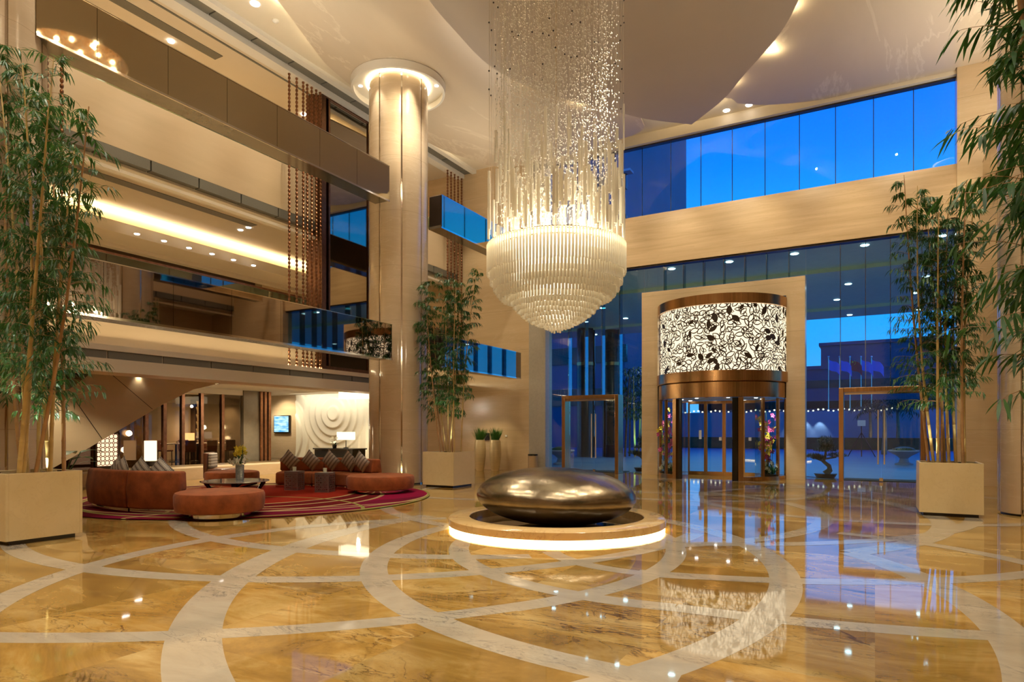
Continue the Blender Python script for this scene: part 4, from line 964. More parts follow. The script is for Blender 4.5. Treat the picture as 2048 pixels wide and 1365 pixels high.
# the stairs: a wide stone flight seen from its underside and flank
st = empty('staircase', (-18.2, 0, 0), label='broad stone staircase rising to the right below the second storey', cat='staircase')
fl_ = [(7.0, .0), (8.2, .36), (9.3, .98), (10.4, 1.63), (11.6, 2.35), (12.6, 2.86), (13.6, 3.12), (14.6, 3.19), (9.7, 3.19), (9.2, 2.75), (6.9, 1.4), (6.0, .9), (6.0, 0)]
fl_ = fl_[:8] + fl_[8:]
v = [(0, y, z) for y, z in fl_] + [(-2.2, y, z) for y, z in fl_]; n = len(fl_)
MB().add(v, [tuple(range(n)), tuple(range(2 * n - 1, n - 1, -1))] + [(i, n + i, n + (i + 1) % n, (i + 1) % n) for i in range(n)]).build('stone_flight', stone('brown_beige_stone', (.40, .31, .19), (.46, .36, .23), .3, .6, None, 0, (.5, .5, 1)), st)
jm = MB()
for y in (8.6, 9.9, 11.3, 12.6): 
    za = max(0, (y - 8.2) * .6 + .36); jm.add([(.004, y, za), (.004, y + .025, za), (.004, y - 1.2 + .025, min(3.18, za + 1.9)), (.004, y - 1.2, min(3.18, za + 1.9))], [(0, 1, 2, 3)])
jm.build('panel_joints', M['dark'], st)
# wall lining beside the stairs and left column
struct('wall_left_ground_lining', MB().box(-17.6, -17.4, -6, 6.6, 0, 3.2), M['wall'])
for px, py in ((253, 738), (276, 749), (443, 753), (440, 762)):
    p = at_z(px, py, 3.2); MB().lathe([(0, -.012), (.09, -.012), (.11, 0)], n=14).build('ceiling_downlight', M['dl'], label='small downlight in the pink lounge ceiling at %s' % {253: 'its left end', 276: 'the second place from left', 443: 'the right, nearer the grille', 440: 'the right, further in'}[px], cat='downlight', group='lounge ceiling downlights').location = p
    spot(p - Vector((0, 0, .05)), 90, 100, 'warm')
for x, y in ((-17.5, 8), (-19.5, 14.5), (-18, 16), (-20.3, 16.8), (-17.5, 19)): spot((x, y, 3.1), 300, 125, 'warm')

# ================================================================== LOUNGE
RC = (-12.95, 10.70)
def rug_mat():
    m, t = new_mat('swirled_wool_rug'); L = t.links.new
    b = N(t, 'ShaderNodeBsdfPrincipled', i_Roughness=.95); b.inputs['Specular IOR Level'].default_value = .08; o = N(t, 'ShaderNodeOutputMaterial'); L(b.outputs[0], o.inputs[0])
    g = N(t, 'ShaderNodeNewGeometry'); out = None
    n = N(t, 'ShaderNodeTexNoise', i_Scale=.7, i_Detail=4); L(g.outputs['Position'], n.inputs['Vector']); r = N(t, 'ShaderNodeValToRGB'); L(n.outputs[0], r.inputs[0])
    e = r.color_ramp.elements; e[0].position = .35; e[0].color = (.09, .003, .006, 1); e[1].position = .65; e[1].color = (.15, .005, .03, 1); out = r.outputs[0]
    def circ_(cx, cy_, rad, w, col, fill=False, inner=None):
        nonlocal out
        s = N(t, 'ShaderNodeVectorMath', operation='SUBTRACT'); L(g.outputs['Position'], s.inputs[0]); s.inputs[1].default_value = (cx, cy_, 0)
        ln = N(t, 'ShaderNodeVectorMath', operation='LENGTH'); L(s.outputs[0], ln.inputs[0])
        if fill: c = N(t, 'ShaderNodeMath', operation='LESS_THAN', i_1=rad); L(ln.outputs['Value'], c.inputs[0])
        else:
            d = N(t, 'ShaderNodeMath', operation='SUBTRACT', i_1=rad); L(ln.outputs['Value'], d.inputs[0]); ab = N(t, 'ShaderNodeMath', operation='ABSOLUTE'); L(d.outputs[0], ab.inputs[0])
            c = N(t, 'ShaderNodeMath', operation='LESS_THAN', i_1=w); L(ab.outputs[0], c.inputs[0])
        mx = N(t, 'ShaderNodeMix', data_type='RGBA'); L(c.outputs[0], mx.inputs[0]); L(out, mx.inputs[6]); mx.inputs[7].default_value = (*col, 1); out = mx.outputs[2]
    red, mag, tan_, olive = (.23, .016, .006), (.20, .003, .03), (.36, .25, .11), (.22, .19, .05)
    circ_(RC[0] + .9, RC[1] + 1.9, 2.5, 0, mag, True); circ_(RC[0] - .4, RC[1] - .1, 3.35, 0, (.10, .004, .006), True)
    circ_(RC[0] - .9, RC[1] + .3, 2.75, 0, red, True)
    circ_(RC[0] - .9, RC[1] + .3, 2.75, .05, tan_); circ_(RC[0] - .6, RC[1] + .1, 3.0, .05, tan_); circ_(RC[0] - .35, RC[1] - .25, 3.35, .05, tan_)
    circ_(RC[0] + .5, RC[1] + .6, 3.3, .045, tan_); circ_(RC[0] + .2, RC[1] + .1, 3.85, .05, olive); circ_(RC[0] - .2, RC[1] + 1.6, 4.1, .04, tan_); circ_(RC[0] + 1.6, RC[1] - 2.9, 3.2, .04, olive); circ_(RC[0] - 2.5, RC[1] - 3.3, 3.7, .04, tan_)
    L(out, b.inputs['Base Color']); nz = N(t, 'ShaderNodeTexNoise', i_Scale=120); L(g.outputs['Position'], nz.inputs['Vector']); bp = N(t, 'ShaderNodeBump', i_Strength=.3, i_Distance=.01); L(nz.outputs[0], bp.inputs['Height']); L(bp.outputs[0], b.inputs['Normal']); return m
o = MB().lathe([(0, 0), (4.05, 0), (4.08, .012), (4.06, .022), (0, .022)], n=96).build('round_rug', rug_mat(), label='large round red and magenta rug with tan swirls under the lounge seats', cat='rug'); o.location = (RC[0], RC[1], .004)
SC = (-13.0, 10.6)
def sofa(a0, a1, label, group, ri=2.42, ro=3.38):
    am = R((a0 + a1) / 2); o = empty('curved_sofa', (SC[0] + ri * math.cos(am), SC[1] + ri * math.sin(am), .026), label=label, cat='sofa', group=group)
    off = Matrix.Translation((-ri * math.cos(am), -ri * math.sin(am), 0)); n = 14; A, B = R(min(a0, a1)), R(max(a0, a1))
    def sector(prof, name, mat, bev=.05, a=A, b=B):
        m = MB(); m.M = off; k = len(prof); v = []
        for i in range(n + 1):
            t = a + (b - a) * i / n
            for r, z in prof: v.append((r * math.cos(t), r * math.sin(t), z))
        f = [(i * k + j, i * k + (j + 1) % k, (i + 1) * k + (j + 1) % k, (i + 1) * k + j) for i in range(n) for j in range(k)] + [tuple(range(k - 1, -1, -1)), tuple(range(n * k, n * k + k))]
        m.add(v, f, True); return m.build(name, mat, o, bevel=bev, seg=4)
    sector([(ri + .06, .0), (ro - .08, .0), (ro - .08, .08), (ri + .06, .08)], 'plinth', M['chrome'], .005)
    sector([(ri, .085), (ro - .12, .085), (ro - .12, .42), (ri + .02, .42)], 'seat', M['orange'], .06)
    sector([(ro - .30, .426), (ro - .27, .80), (ro - .03, .80), (ro + .02, .45), (ro - .02, .085), (ro - .11, .085), (ro - .11, .426)], 'backrest', M['orange'], .07)
    return o
sofa(-113, -82.5, 'curved rust velvet sofa seen from behind, next to the left planter', 'curved sofas')
sofa(-81.8, -62, 'curved rust velvet sofa seen from behind, next to the front ottoman', 'curved sofas')
sofa(128, 104.5, 'curved rust velvet sofa facing us, left of three', 'curved sofas')
sofa(103.8, 85, 'curved rust velvet sofa facing us, middle of three', 'curved sofas')
sofa(84.3, 68, 'curved rust velvet sofa facing us, right of three', 'curved sofas')
def ottoman(x, y, r, h, label):
    o = empty('round_ottoman', (x, y, .026 if math.hypot(x - RC[0], y - RC[1]) < 4.0 else 0), label=label, cat='ottoman', group='round ottomans')
    MB().lathe([(r * .88, h * .19), (r * .97, h * .24), (r, h * .5), (r * 1.0, h * .85), (r * .97, h * .96), (r * .9, h), (0, h * 1.01)], n=64).lathe([(0, h * .19), (r * .88, h * .19)], n=64).build('cushion', M['orange'], o)
    MB().lathe([(0, 0), (r * .7, 0), (r * .7, h * .19), (0, h * .19)], n=48).build('plinth', M['chrome'], o); return o
ottoman(-10.62, 7.90, .78, .46, 'round rust velvet ottoman in front, at the end of the left sofa')
ottoman(-11.1, 12.95, .86, .44, 'round rust velvet ottoman on the right, before the planter')
ottoman(-15.75, 12.1, .72, .44, 'round rust velvet ottoman on the far left of the rug')
def pattern_mat():
    m, t = new_mat('zigzag_stripe_fabric'); L = t.links.new
    b = N(t, 'ShaderNodeBsdfPrincipled', i_Roughness=.8); o = N(t, 'ShaderNodeOutputMaterial'); L(b.outputs[0], o.inputs[0])
    tc = N(t, 'ShaderNodeTexCoord'); s = N(t, 'ShaderNodeSeparateXYZ'); L(tc.outputs['Object'], s.inputs[0])
    zz = N(t, 'ShaderNodeMath', operation='PINGPONG', i_1=.02); L(s.outputs['X'], zz.inputs[0]); ad = N(t, 'ShaderNodeMath', operation='ADD'); L(s.outputs['Z'], ad.inputs[0]); L(zz.outputs[0], ad.inputs[1])
    pp = N(t, 'ShaderNodeMath', operation='PINGPONG', i_1=.045); L(ad.outputs[0], pp.inputs[0]); mu = N(t, 'ShaderNodeMath', operation='MULTIPLY', i_1=22); L(pp.outputs[0], mu.inputs[0])
    r = N(t, 'ShaderNodeValToRGB'); L(mu.outputs[0], r.inputs[0]); r.color_ramp.interpolation = 'CONSTANT'; e = r.color_ramp.elements
    e[0].position = 0; e[0].color = (.55, .50, .42, 1); e[1].position = .78; e[1].color = (.05, .04, .04, 1)
    for p_, c_ in ((.3, (.09, .07, .07)), (.42, (.5, .46, .40)), (.6, (.24, .17, .12)), (.68, (.55, .5, .42))): k = e.new(p_); k.color = (*c_, 1)
    L(r.outputs[0], b.inputs['Base Color']); return m
M['pattern'] = pattern_mat()
def pillow_mesh(s=.235):
    m = MB(); n = 12; v = []; f = []
    for sg in (1, -1):
        base = len(v)
        for j in range(n + 1):
            for i in range(n + 1):
                x, z = (i / n - .5) * 2, (j / n - .5) * 2; k = (1 - x * x) * (1 - z * z); pinch = 1 - .10 * (1 - abs(x * z)) * (abs(x) ** 4 + abs(z) ** 4) / 1.2
                v.append((x * s * pinch, sg * .075 * max(0, k) ** .55, z * s * pinch))
        for j in range(n):
            for i in range(n):
                q = (base + j * (n + 1) + i, base + j * (n + 1) + i + 1, base + (j + 1) * (n + 1) + i + 1, base + (j + 1) * (n + 1) + i); f.append(q if sg < 0 else q[::-1])
    return m.add(v, f, True)
pl = None
def pillow(ang, rad, z, label, tilt=14, turn=0, spin=45):
    global pl
    if pl is None: pl = pillow_mesh().build('cushion', M['pattern']); o = pl
    else: o = pl.copy(); COL.objects.link(o)
    a = R(ang); o.location = (SC[0] + rad * math.cos(a), SC[1] + rad * math.sin(a), z)
    o.rotation_mode = 'XYZ'; o.rotation_euler = (Matrix.Rotation(a + R(90 + turn), 4, 'Z') @ Matrix.Rotation(R(-tilt), 4, 'X') @ Matrix.Rotation(R(spin), 4, 'Y')).to_euler()
    return tag(o, label, 'cushion', 'patterned cushions')
for a, w_ in ((122, 'far left'), (110, 'second from left'), (97.5, 'middle'), (84, 'fourth from left'), (73.5, 'far right')): pillow(a, 2.92, .755, 'patterned cushion tipped on its corner, %s of the five on the far sofas' % w_, turn=(a - 97) * -.6)
for a, w_ in ((-108, 'nearest the left planter'), (-101, 'second from the left planter'), (-86.5, 'just left of the gap between sofas'), (-76, 'right of the gap between sofas')): pillow(a, 2.90, .78, 'patterned cushion peeking over the near sofa, %s' % w_, tilt=16, turn=6, spin=38)

o = empty('broad_leaf_plant', (-14.7, 7.15, 0), label='dark broad leaved plant in a low pot behind the left bamboo planter', cat='plant'); rr = random.Random(77)
MB().lathe([(0, 0), (.2, 0), (.26, .4), (0, .38)], n=20).build('pot', M['dark'], o); g = MB(); st_ = MB()
for k in range(9):
    a = 6.283 * k / 9 + .3; d = Vector((math.cos(a), math.sin(a), rr.uniform(.9, 2.4))).normalized(); q = Vector((0, 0, .36)) + d * rr.uniform(.5, 1.15); st_.tube([(0, 0, .36), tuple(q)], .012, 5)
    blade(g, q, (d + Vector((math.cos(a), math.sin(a), -.2)) * .8), rr.uniform(.5, .7), .12, .9, 6)
g.build('leaves', M['leafd'], o); st_.build('stalks', M['leafd'], o)
# coffee table with vase of orchids
o = empty('coffee_table', (-12.85, 9.95, .03), 0.5, label='oval grey topped coffee table with dark crossed legs on the rug', cat='table')
MB().lathe([(0, .395), (.70, .395), (.74, .41), (.74, .425), (0, .428)], n=48).build('table_top', pbr('grey_stone_top', (.30, .28, .25), .08, noise=.2), o)
for k in range(4):
    a = R(90 * k + 20); MB().tube([(.62 * math.cos(a), .62 * math.sin(a), .39), (.50 * math.cos(a), .50 * math.sin(a), .2), (.34 * math.cos(a + .5), .34 * math.sin(a + .5), .0)], [.05, .035, .03], 8).build('leg', M['black'], o)
MB().tube([(.5, 0, .36), (-.5, 0, .1)], .02, 6).tube([(0, .5, .36), (0, -.5, .1)], .02, 6).build('brace', M['black'], o)
o = empty('orchid_vase', (-12.78, 10.02, .459), label='grey glass vase with yellow orchids on the coffee table', cat='vase'); rr = random.Random(9)
MB().lathe([(0, 0), (.09, 0), (.095, .36), (.085, .36), (.08, .02), (0, .02)], n=24).build('vase_body', pbr('smoky_glass', (.28, .30, .30), .1, noise=.4, nscale=25), o); m = MB(); g = MB(); w2 = MB()
for k in range(16): flower(m, Vector((rr.uniform(-.08, .14), rr.uniform(-.1, .1), rr.uniform(.58, .82))), .07, rr)
for k in range(12): flower(w2, Vector((rr.uniform(-.22, .26), rr.uniform(-.12, .12), rr.uniform(.36, .50))), .09, rr)
for k in range(5): blade(g, (0, 0, .34), Vector((-1 + .3 * k, rr.uniform(-.6, .6), .8)), .32, .05, .9); g.tube([(0, 0, .3), (.02 * k, .02, .55), (.03 * k - .03, 0, .78)], .006, 5)
m.build('yellow_blossoms', M['orchidy'], o); w2.build('white_blossoms', M['orchidw'], o); g.build('leaves', M['leafd'], o)
# two pierced metal side tables, each with a candle cup
def side_table(px, py, lab):
    p = at_z(px, py, .03); o = empty('side_table', (p.x, p.y, .026), R(20), label='pierced silver metal side table, %s' % lab, cat='side table', group='pierced side tables'); m = MB(); s, h = .19, .50
    m.box(-s, s, -s, s, h - .015, h)
    for k in range(4):
        mm = Matrix.Rotation(R(90 * k), 4, 'Z'); m.M = mm
        rs = random.Random(k + 1); m.box(-s, s, -s, -s + .004, 0, .03); m.box(-s, s, -s, -s + .004, h - .05, h - .016); m.box(-s, -s + .03, -s, -s + .0041, .03, h - .05); m.box(s - .03, s, -s, -s + .0041, .03, h - .05)
        for i in range(6):
            for j in range(7):
                x, z = -.135 + .054 * i, .075 + .058 * j
                for q in range(8):
                    a, b = 2 * math.pi * q / 8, 2 * math.pi * (q + 1) / 8; r0, r1 = .015 + .008 * ((i + j) % 2), .036
                    m.add([(x + r0 * math.cos(a), -s + .001, z + r0 * math.sin(a)), (x + r0 * math.cos(b), -s + .001, z + r0 * math.sin(b)), (x + r1 * math.cos(b), -s + .001, z + r1 * math.sin(b)), (x + r1 * math.cos(a), -s + .001, z + r1 * math.sin(a))], [(0, 1, 2, 3)])
    m.M = None; m.build('pierced_box', pbr('pierced_silver', (.42, .40, .42), .3, .85, noise=.1), o)
    c = MB().lathe([(0, 0), (.045, 0), (.05, .11), (.04, .11), (.035, .02), (0, .02)], n=14).build('candle_cup', M['orchidw'], label='pale candle cup on the %s' % lab, cat='cup'); c.location = (p.x, p.y, .53)
side_table(589, 980, 'left table before the far sofas'); side_table(650, 984, 'right table before the far sofas')
# armchair with patterned back cushion
o = empty('armchair', (-17.9, 13.35, 0), R(125), label='low brown armchair with patterned back beyond the coffee table', cat='armchair')
MB().box(-.36, .36, -.36, .3, .18, .42).build('seat', M['seatbrown'], o, bevel=.04); MB().box(-.38, .38, .3, .42, .12, .92).build('backrest', M['seatbrown'], o, bevel=.04)
MB().box(-.31, .31, .20, .30, .44, .90).build('back_cushion', M['pattern'], o, bevel=.04)
for a in (-.3, .3):
    for b in (-.3, .33): MB().tube([(a, b, 0), (a, b, .2)], .02, 6).build('leg', M['dark'], o)
for x, y in ((-13, 9), (-14.5, 12), (-11.5, 11), (-16.5, 10)): pass
# tall vases with grass by the left entrance wall
vz = empty('tall_vase', (0, 0, 0)); MB().lathe([(0, 0), (.15, 0), (.165, .05), (.225, .5), (.245, .8), (.215, 1.15), (.19, 1.23), (.17, 1.23), (.19, 1.1), (.0, 1.08)], n=40).build('vase_body', M['vase'], vz)
g = MB(); rr = random.Random(6)
for i in range(260): a = rr.uniform(0, 6.283); q = rr.uniform(0, .13); t_ = rr.uniform(.05, .5); blade(g, (q * math.cos(a), q * math.sin(a), 1.1), Vector((math.cos(a) * t_, math.sin(a) * t_, 1)), rr.uniform(.45, .68), .009, .35)
g.build('grass', M['grass'], vz)
for i, px in enumerate((960, 990.5)):
    v_ = vz if i == 0 else copy_tree(vz); p = at_y(px, 862, 22.3); v_.location = (p.x, 22.3, 0); tag(v_, 'tall pale gold vase of green grass, the %s of the pair by the entrance wall' % ('left', 'right')[i], 'vase', 'tall grass vases')
    spot((p.x, 21.7, 3.2), 60, 60, 'gold', to=(p.x, 22.6, .8))
MB().box(-.12, .12, -.03, 0, 1.15, 1.45).build('wall_panel', M['black'], label='small black panel on the wall between the two tall vases', cat='panel').location = (at_y(974, 862, 22.97).x, 22.99, .05)
MB().box(-.05, .05, -.02, 0, 0, .08).build('wall_switch', M['white'], label='tiny wall switch right of the tall vases', cat='switch').location = (at_y(1012, 862, 22.97).x, 22.995, 1.35)
o = empty('waste_bin', (-11.75, 22.72, 0), label='tan metal waste bin with black lid beside the left glass wall', cat='bin'); MB().lathe([(0, 0), (.19, 0), (.19, .62), (0, .62)], n=28).build('body', M['sand'], o); MB().lathe([(.195, .62), (.195, .68), (.13, .68), (.13, .62)], n=28).build('lid', M['black'], o)

# ================================================================== BAMBOO
def cane_mesh(pts, r0, seg=.26):
    m = MB(); P = [Vector(p) for p in pts]
    Ls = [0]
    for a, b in zip(P[:-1], P[1:]): Ls.append(Ls[-1] + (b - a).length)
    def ev(s):
        for i in range(len(P) - 1):
            if s <= Ls[i + 1] or i == len(P) - 2: t = (s - Ls[i]) / (Ls[i + 1] - Ls[i]); return P[i].lerp(P[i + 1], t)
    tot = Ls[-1]; pp = []; rr = []; s = 0
    while s < tot - .05:
        r = r0 * (1 - .82 * (s / tot) ** 1.3); e = min(seg, tot - s)
        for ds, k in ((0, 1.0), (.012, 1.16), (.024, .98), (e * .5, .95), (e - .004, .99)): pp.append(ev(min(s + ds, tot))); rr.append(r * k)
        s += seg
    m.tube(pp, rr, 8); return m, ev, tot
def bamboo(name_lab, x, y, canes, seed, h0=2.0, dens=1.0, leafL=.165, planter=(1.02, 1.0, .95), light=True, spread=.55):
    rd = random.Random(seed); o = empty('potted_bamboo', (x, y, 0), label=name_lab, cat='potted bamboo', group=None)
    sx, sy, h = planter; t = .04
    b = MB(); b.box(-sx / 2, sx / 2, -sy / 2, -sy / 2 + t, .06, 1.0).box(-sx / 2, sx / 2, sy / 2 - t, sy / 2, .06, 1.0).box(-sx / 2, -sx / 2 + t, -sy / 2 + t, sy / 2 - t, .06, 1.0).box(sx / 2 - t, sx / 2, -sy / 2 + t, sy / 2 - t, .06, 1.0).box(-sx / 2 + t, sx / 2 - t, -sy / 2 + t, sy / 2 - t, .06, .1)
    b.build('planter_box', M['planter'], o, bevel=.004)
    MB().box(-sx / 2 + .07, sx / 2 - .07, -sy / 2 + .07, sy / 2 - .07, 0, .06).build('plinth', M['dark'], o)
    MB().box(-sx / 2 + t, sx / 2 - t, -sy / 2 + t, sy / 2 - t, .1, .93).build('soil', M['soil'], o)
    for ci, (bx_, by_, tx, ty, hh, rad) in enumerate(canes):
        mid = .5 + rd.uniform(-.08, .08); nl = 7; base = Vector((bx_, by_, .92)); top = Vector((tx, ty, hh)); pts = []
        bend = Vector((rd.uniform(-.10, .10), rd.uniform(-.10, .10), 0))
        for i in range(nl): s = i / (nl - 1); pts.append(base.lerp(top, s) + bend * math.sin(math.pi * s) + (top - base) * Vector((0, 0, 0)).x)
        m, ev, tot = cane_mesh(pts, rad); cn = m.build('bamboo_cane', M['cane'] if ci % 3 else M['cane2'], o)
        f = MB(); tw = MB(); s = max(.2, h0 - .92 + rd.uniform(-.2, .5))
        while s < tot - .05:
            k = s / tot; p0 = ev(s)
            for rep_ in range(3 if rd.random() < .5 else 2):
                a = rd.uniform(0, 6.283); L_ = rd.uniform(.28, spread) * (1.05 - .55 * k); d = Vector((math.cos(a), math.sin(a), rd.uniform(.15, .9))).normalized(); q = p0.copy(); br = [q.copy()]
                for i in range(6):
                    q = q + d * (L_ / 6); d = (d + Vector((0, 0, -.13))).normalized(); br.append(q.copy())
                    if i < 1: continue
                    sd = d.cross(Vector((0, 0, 1))).normalized()
                    for _ in range(int(2.2 * dens + rd.random())):
                        ld = (d * rd.uniform(.3, .9) + sd * rd.choice((-1, 1)) * rd.uniform(.25, .9) + Vector((rd.uniform(-.3, .3), rd.uniform(-.3, .3), rd.uniform(-.9, .15)))).normalized()
                        blade(f, q + Vector((rd.uniform(-.02, .02), rd.uniform(-.02, .02), 0)), ld, leafL * rd.uniform(.65, 1.3), leafL * .066, rd.uniform(.4, 1.1), 3)
                tw.tube(br, [.004, .0035, .003, .003, .002, .002, .001], 4, caps=False)
            s += .155
        f.cur = 1; f.add(tw.v, tw.f, True); f.build('foliage', [M['leaf'], M['cane2']], cn)
    if light:
        for dx, dy, e in light:
            MB().lathe([(0, .93), (.04, .93), (.05, 1.0), (.03, 1.0)], (dx, dy, 0), n=10).build('uplight', M['chrome'], o)
            spot((x + dx, y + dy, 1.04), e, 55, (.93, 1, .86), to=(x + dx * .4, y + dy * .4, 4), rad=.03)
    return o
def canes_px(x, y, yy, lst, r0=.028):          # canes given by where they leave the planter and where they end
    out = []
    for (bx_, tx_, ty_, dep) in lst:
        p = at_y(bx_, 940, y + dep); q = at_y(tx_, ty_, y + dep * 1.5)
        out.append((min(max(p.x - x, -.40), .40), dep, q.x - x, dep * 1.5, q.z, r0 * random.Random(bx_).uniform(.8, 1.2)))
    return out
# left clump: canes by screen position, at depths inside the box
lc = [(32, 10, 90, .1), (72, 45, 130, -.25), (98, 108, 110, .15), (128, 92, 190, .3), (75, 50, 300, .33), (84, 98, 200, -.3), (112, 178, 210, -.1), (140, 150, 290, .1), (55, -10, 60, -.1), (20, -60, 30, .2)]
LX, LY = -10.98, 4.92
out = []
for bx_, tx_, ty_, dep in lc:
    p = at_y(bx_, 945, LY + dep); q = at_y(tx_, ty_, LY + dep * 1.3); out.append((min(max(p.x - LX, -.42), .42), dep, q.x - LX, dep * 1.3, min(q.z, 7.6), .036 if bx_ in (72, 84) else .029))
bamboo('tall bamboo clump in a cream stone planter, far left foreground', LX, LY, out, 41, h0=2.0, light=[(-.1, -.35, 110), (.3, .1, 80), (.1, .4, 60)], dens=1.45, spread=.75)
MX_, MY = -10.75, 15.52
mc = [(881, 850, 570, -.2), (893, 862, 560, .2), (896, 884, 545, 0), (905, 900, 560, .3), (909, 912, 556, -.3), (922, 955, 530, .1), (888, 835, 600, .1), (900, 925, 575, -.1)]
out = []
for bx_, tx_, ty_, dep in mc:
    p = at_y(bx_, 905, MY + dep); q = at_y(tx_, ty_, MY + dep * 1.3); out.append((min(max(p.x - MX_, -.42), .42), dep, q.x - MX_, dep * 1.3, q.z, .022))
bamboo('tall bamboo clump in a stone planter in front of the round column', MX_, MY, out, 52, h0=2.1, light=[(.2, -.3, 60), (-.2, .1, 40)], dens=1.6, spread=.55, planter=(1.06, 1.1, .95))
RX, RY = 1.23, 15.0
rc_ = [(1858, 1808, 350, .1), (1868, 1835, 370, -.1), (1876, 1877, 425, -.3), (1884, 1872, 460, .3), (1898, 1897, 395, .1), (1912, 1922, 440, .3), (1926, 1933, 360, -.2), (1929, 1950, 380, .2), (1890, 1850, 390, .35)]
out = []
for bx_, tx_, ty_, dep in rc_:
    p = at_y(bx_, 930, RY + dep); q = at_y(tx_, ty_, RY + dep * 1.3); out.append((min(max(p.x - RX, -.42), .42), dep, q.x - RX, dep * 1.3, q.z, .030))
bamboo('tall bamboo clump in a cream stone planter beside the right glass door', RX, RY, out, 63, h0=2.05, light=[(-.3, -.3, 70), (.2, .1, 40)], dens=1.5, spread=.62, planter=(1.0, 1.0, .95))
out = [(-.42, .05, -.95, -.05, 6.6, .04), (-.38, -.2, -.80, -.45, 6.2, .03), (-.40, .3, -.75, .35, 6.4, .03), (-.2, -.38, -.55, -.7, 6.0, .028), (-.1, .1, -.3, .2, 6.6, .03), (.3, -.1, .5, -.3, 6.5, .03)]
bamboo('near bamboo at the right edge, its planter outside the frame', 1.64, 5.72, out, 74, h0=2.0, light=False, dens=1.3, spread=.8, leafL=.19)

# ================================================================== LAMPS ON THE HALL CEILING
def dl_at(p, r, lab, grp):
    o = MB().lathe([(0, -.015), (r * .75, -.015), (r, -.02), (r * 1.1, 0)], n=18).build('ceiling_downlight', [M['dl'], M['white']], label=lab, cat='downlight', group=grp); o.location = p; return o
dl_at(at_z(510, 7, 12.5), .11, 'recessed downlight at the top left of the hall ceiling', 'hall downlights')
dl_at(at_z(1453, 221, 12.5), .10, 'recessed downlight above the blue window, left of two', 'hall downlights')
dl_at(at_z(1498, 210, 12.5), .10, 'recessed downlight above the blue window, right of two', 'hall downlights')
dl_at(at_z(342, 83, 12.48), .08, 'downlight over the upper storey, left of the bead strings', 'upper storey downlights')
dl_at(at_z(596, 158, 12.48), .08, 'downlight over the upper storey, seen between bead strings', 'upper storey downlights')
dl_at(at_z(607, 229, 12.48), .08, 'downlight just above the upper mirrored band', 'upper storey downlights')
for i, px_ in enumerate(((274, 468), (328, 482), (378, 496), (424, 508), (467, 520), (507, 531))):
    dl_at(at_z(px_[0], px_[1], 7.42), .07, 'small downlight in the second storey ceiling, %s of the row' % ('first', 'second', 'third', 'fourth', 'fifth', 'last')[i], 'second storey downlights')
for (a, b), w_ in (((481, 460), 'left'), ((497, 455), 'right')): dl_at(at_z(a, b, 7.92), .07, 'pair downlight in the second storey ceiling, %s one' % w_, 'second storey pair')
p = at_z(551, 41, 12.5); o = empty('smoke_detector', p, label='white smoke detector on the hall ceiling', cat='smoke detector'); MB().lathe([(0, -.07), (.05, -.06), (.09, -.02), (.09, 0)], n=18).build('housing', M['white'], o)

# ================================================================== OUTSIDE
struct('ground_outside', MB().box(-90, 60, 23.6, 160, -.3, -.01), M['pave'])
struct('canopy_ceiling', MB().box(-30, 12, 23.6, 40.5, 7.9, 8.9).box(-30, 12, 28, 29.4, 7.75, 7.9).box(-30, 12, 37, 37.6, 7.75, 7.9), M['canopy'])
k = 0; pl0 = None
rows = [(25.1, [-9.1, -6.9, -4.74, -2.5, -.3, 1.9]), (31.4, [-15, -12.2, -9.4, -6.6, -3.8, -1.0, 1.8]), (34.9, [-16.5, -12.2, -9.4, -5, -1.6, 1.6]), (39.8, [-16, -12.2, -8, -4, -1.2, 2.0])]
rn = ['first', 'second', 'third', 'fourth']; cn_ = ['leftmost', 'second from left', 'third from left', 'fourth from left', 'fifth from left', 'sixth from left', 'seventh from left']
for ri_, (y, xs) in enumerate(rows):
    for ci, x in enumerate(xs):
        if pl0 is None: pl0 = MB().lathe([(0, -.02), (.11, -.02), (.14, 0)], n=16).build('canopy_downlight', M['dlc']); q = pl0
        else: q = pl0.copy(); COL.objects.link(q)
        q.location = (x, y, 7.9 if not 28 < y < 29.4 else 7.75); tag(q, 'canopy downlight outside, %s in the %s row from the glass' % (cn_[ci], rn[ri_]), 'downlight', 'canopy downlights')
    spot((xs[1], y, 7.7), 300, 140, 'cool', rad=.2); spot((xs[-2], y, 7.7), 300, 140, 'cool', rad=.2)
for i, px in enumerate((1172, 1223)):
    p = at_z(px, 914, 0); o = empty('canopy_column', (p.x, p.y, -.01), label='dark round canopy column outside, %s of two' % ('left', 'right')[i], cat='column', group='dark canopy columns')
    MB().lathe([(.56, 0), (.56, 7.85)], n=32).build('shaft', M['darkcol'], o); MB().lathe([(.57, 5.6), (.585, 5.6), (.585, 5.8), (.57, 5.8)], n=32).build('collar', M['bronze'], o)
def building(x0, x1, y0, y1, h, lab, bands, mat):
    o = empty('office_building', ((x0 + x1) / 2, y0, -.01), label=lab, cat='building'); cx = (x0 + x1) / 2
    MB().box(x0 - cx, x1 - cx, 0, y1 - y0, 0, h).build('walls', mat, o)
    for z0, z1 in bands: MB().box(x0 - cx - .15, x1 - cx + .15, -.12, .3, z0, z1).build('window_band', M['darkcol'], o)
    MB().box(x0 - cx - .3, x1 - cx + .3, -.3, y1 - y0, h, h + .5).build('roof_edge', mat, o); return o
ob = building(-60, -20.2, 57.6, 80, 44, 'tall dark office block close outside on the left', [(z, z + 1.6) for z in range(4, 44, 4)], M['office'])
for z in (25.6, 28.4): MB().box(19.3, 20.6, -.6, .4, z - .2, z).build('ledge', M['concrete'], ob)
def far(px, d): v = ray(px, 862); return Vector((v.x * d, v.y * d, 0))
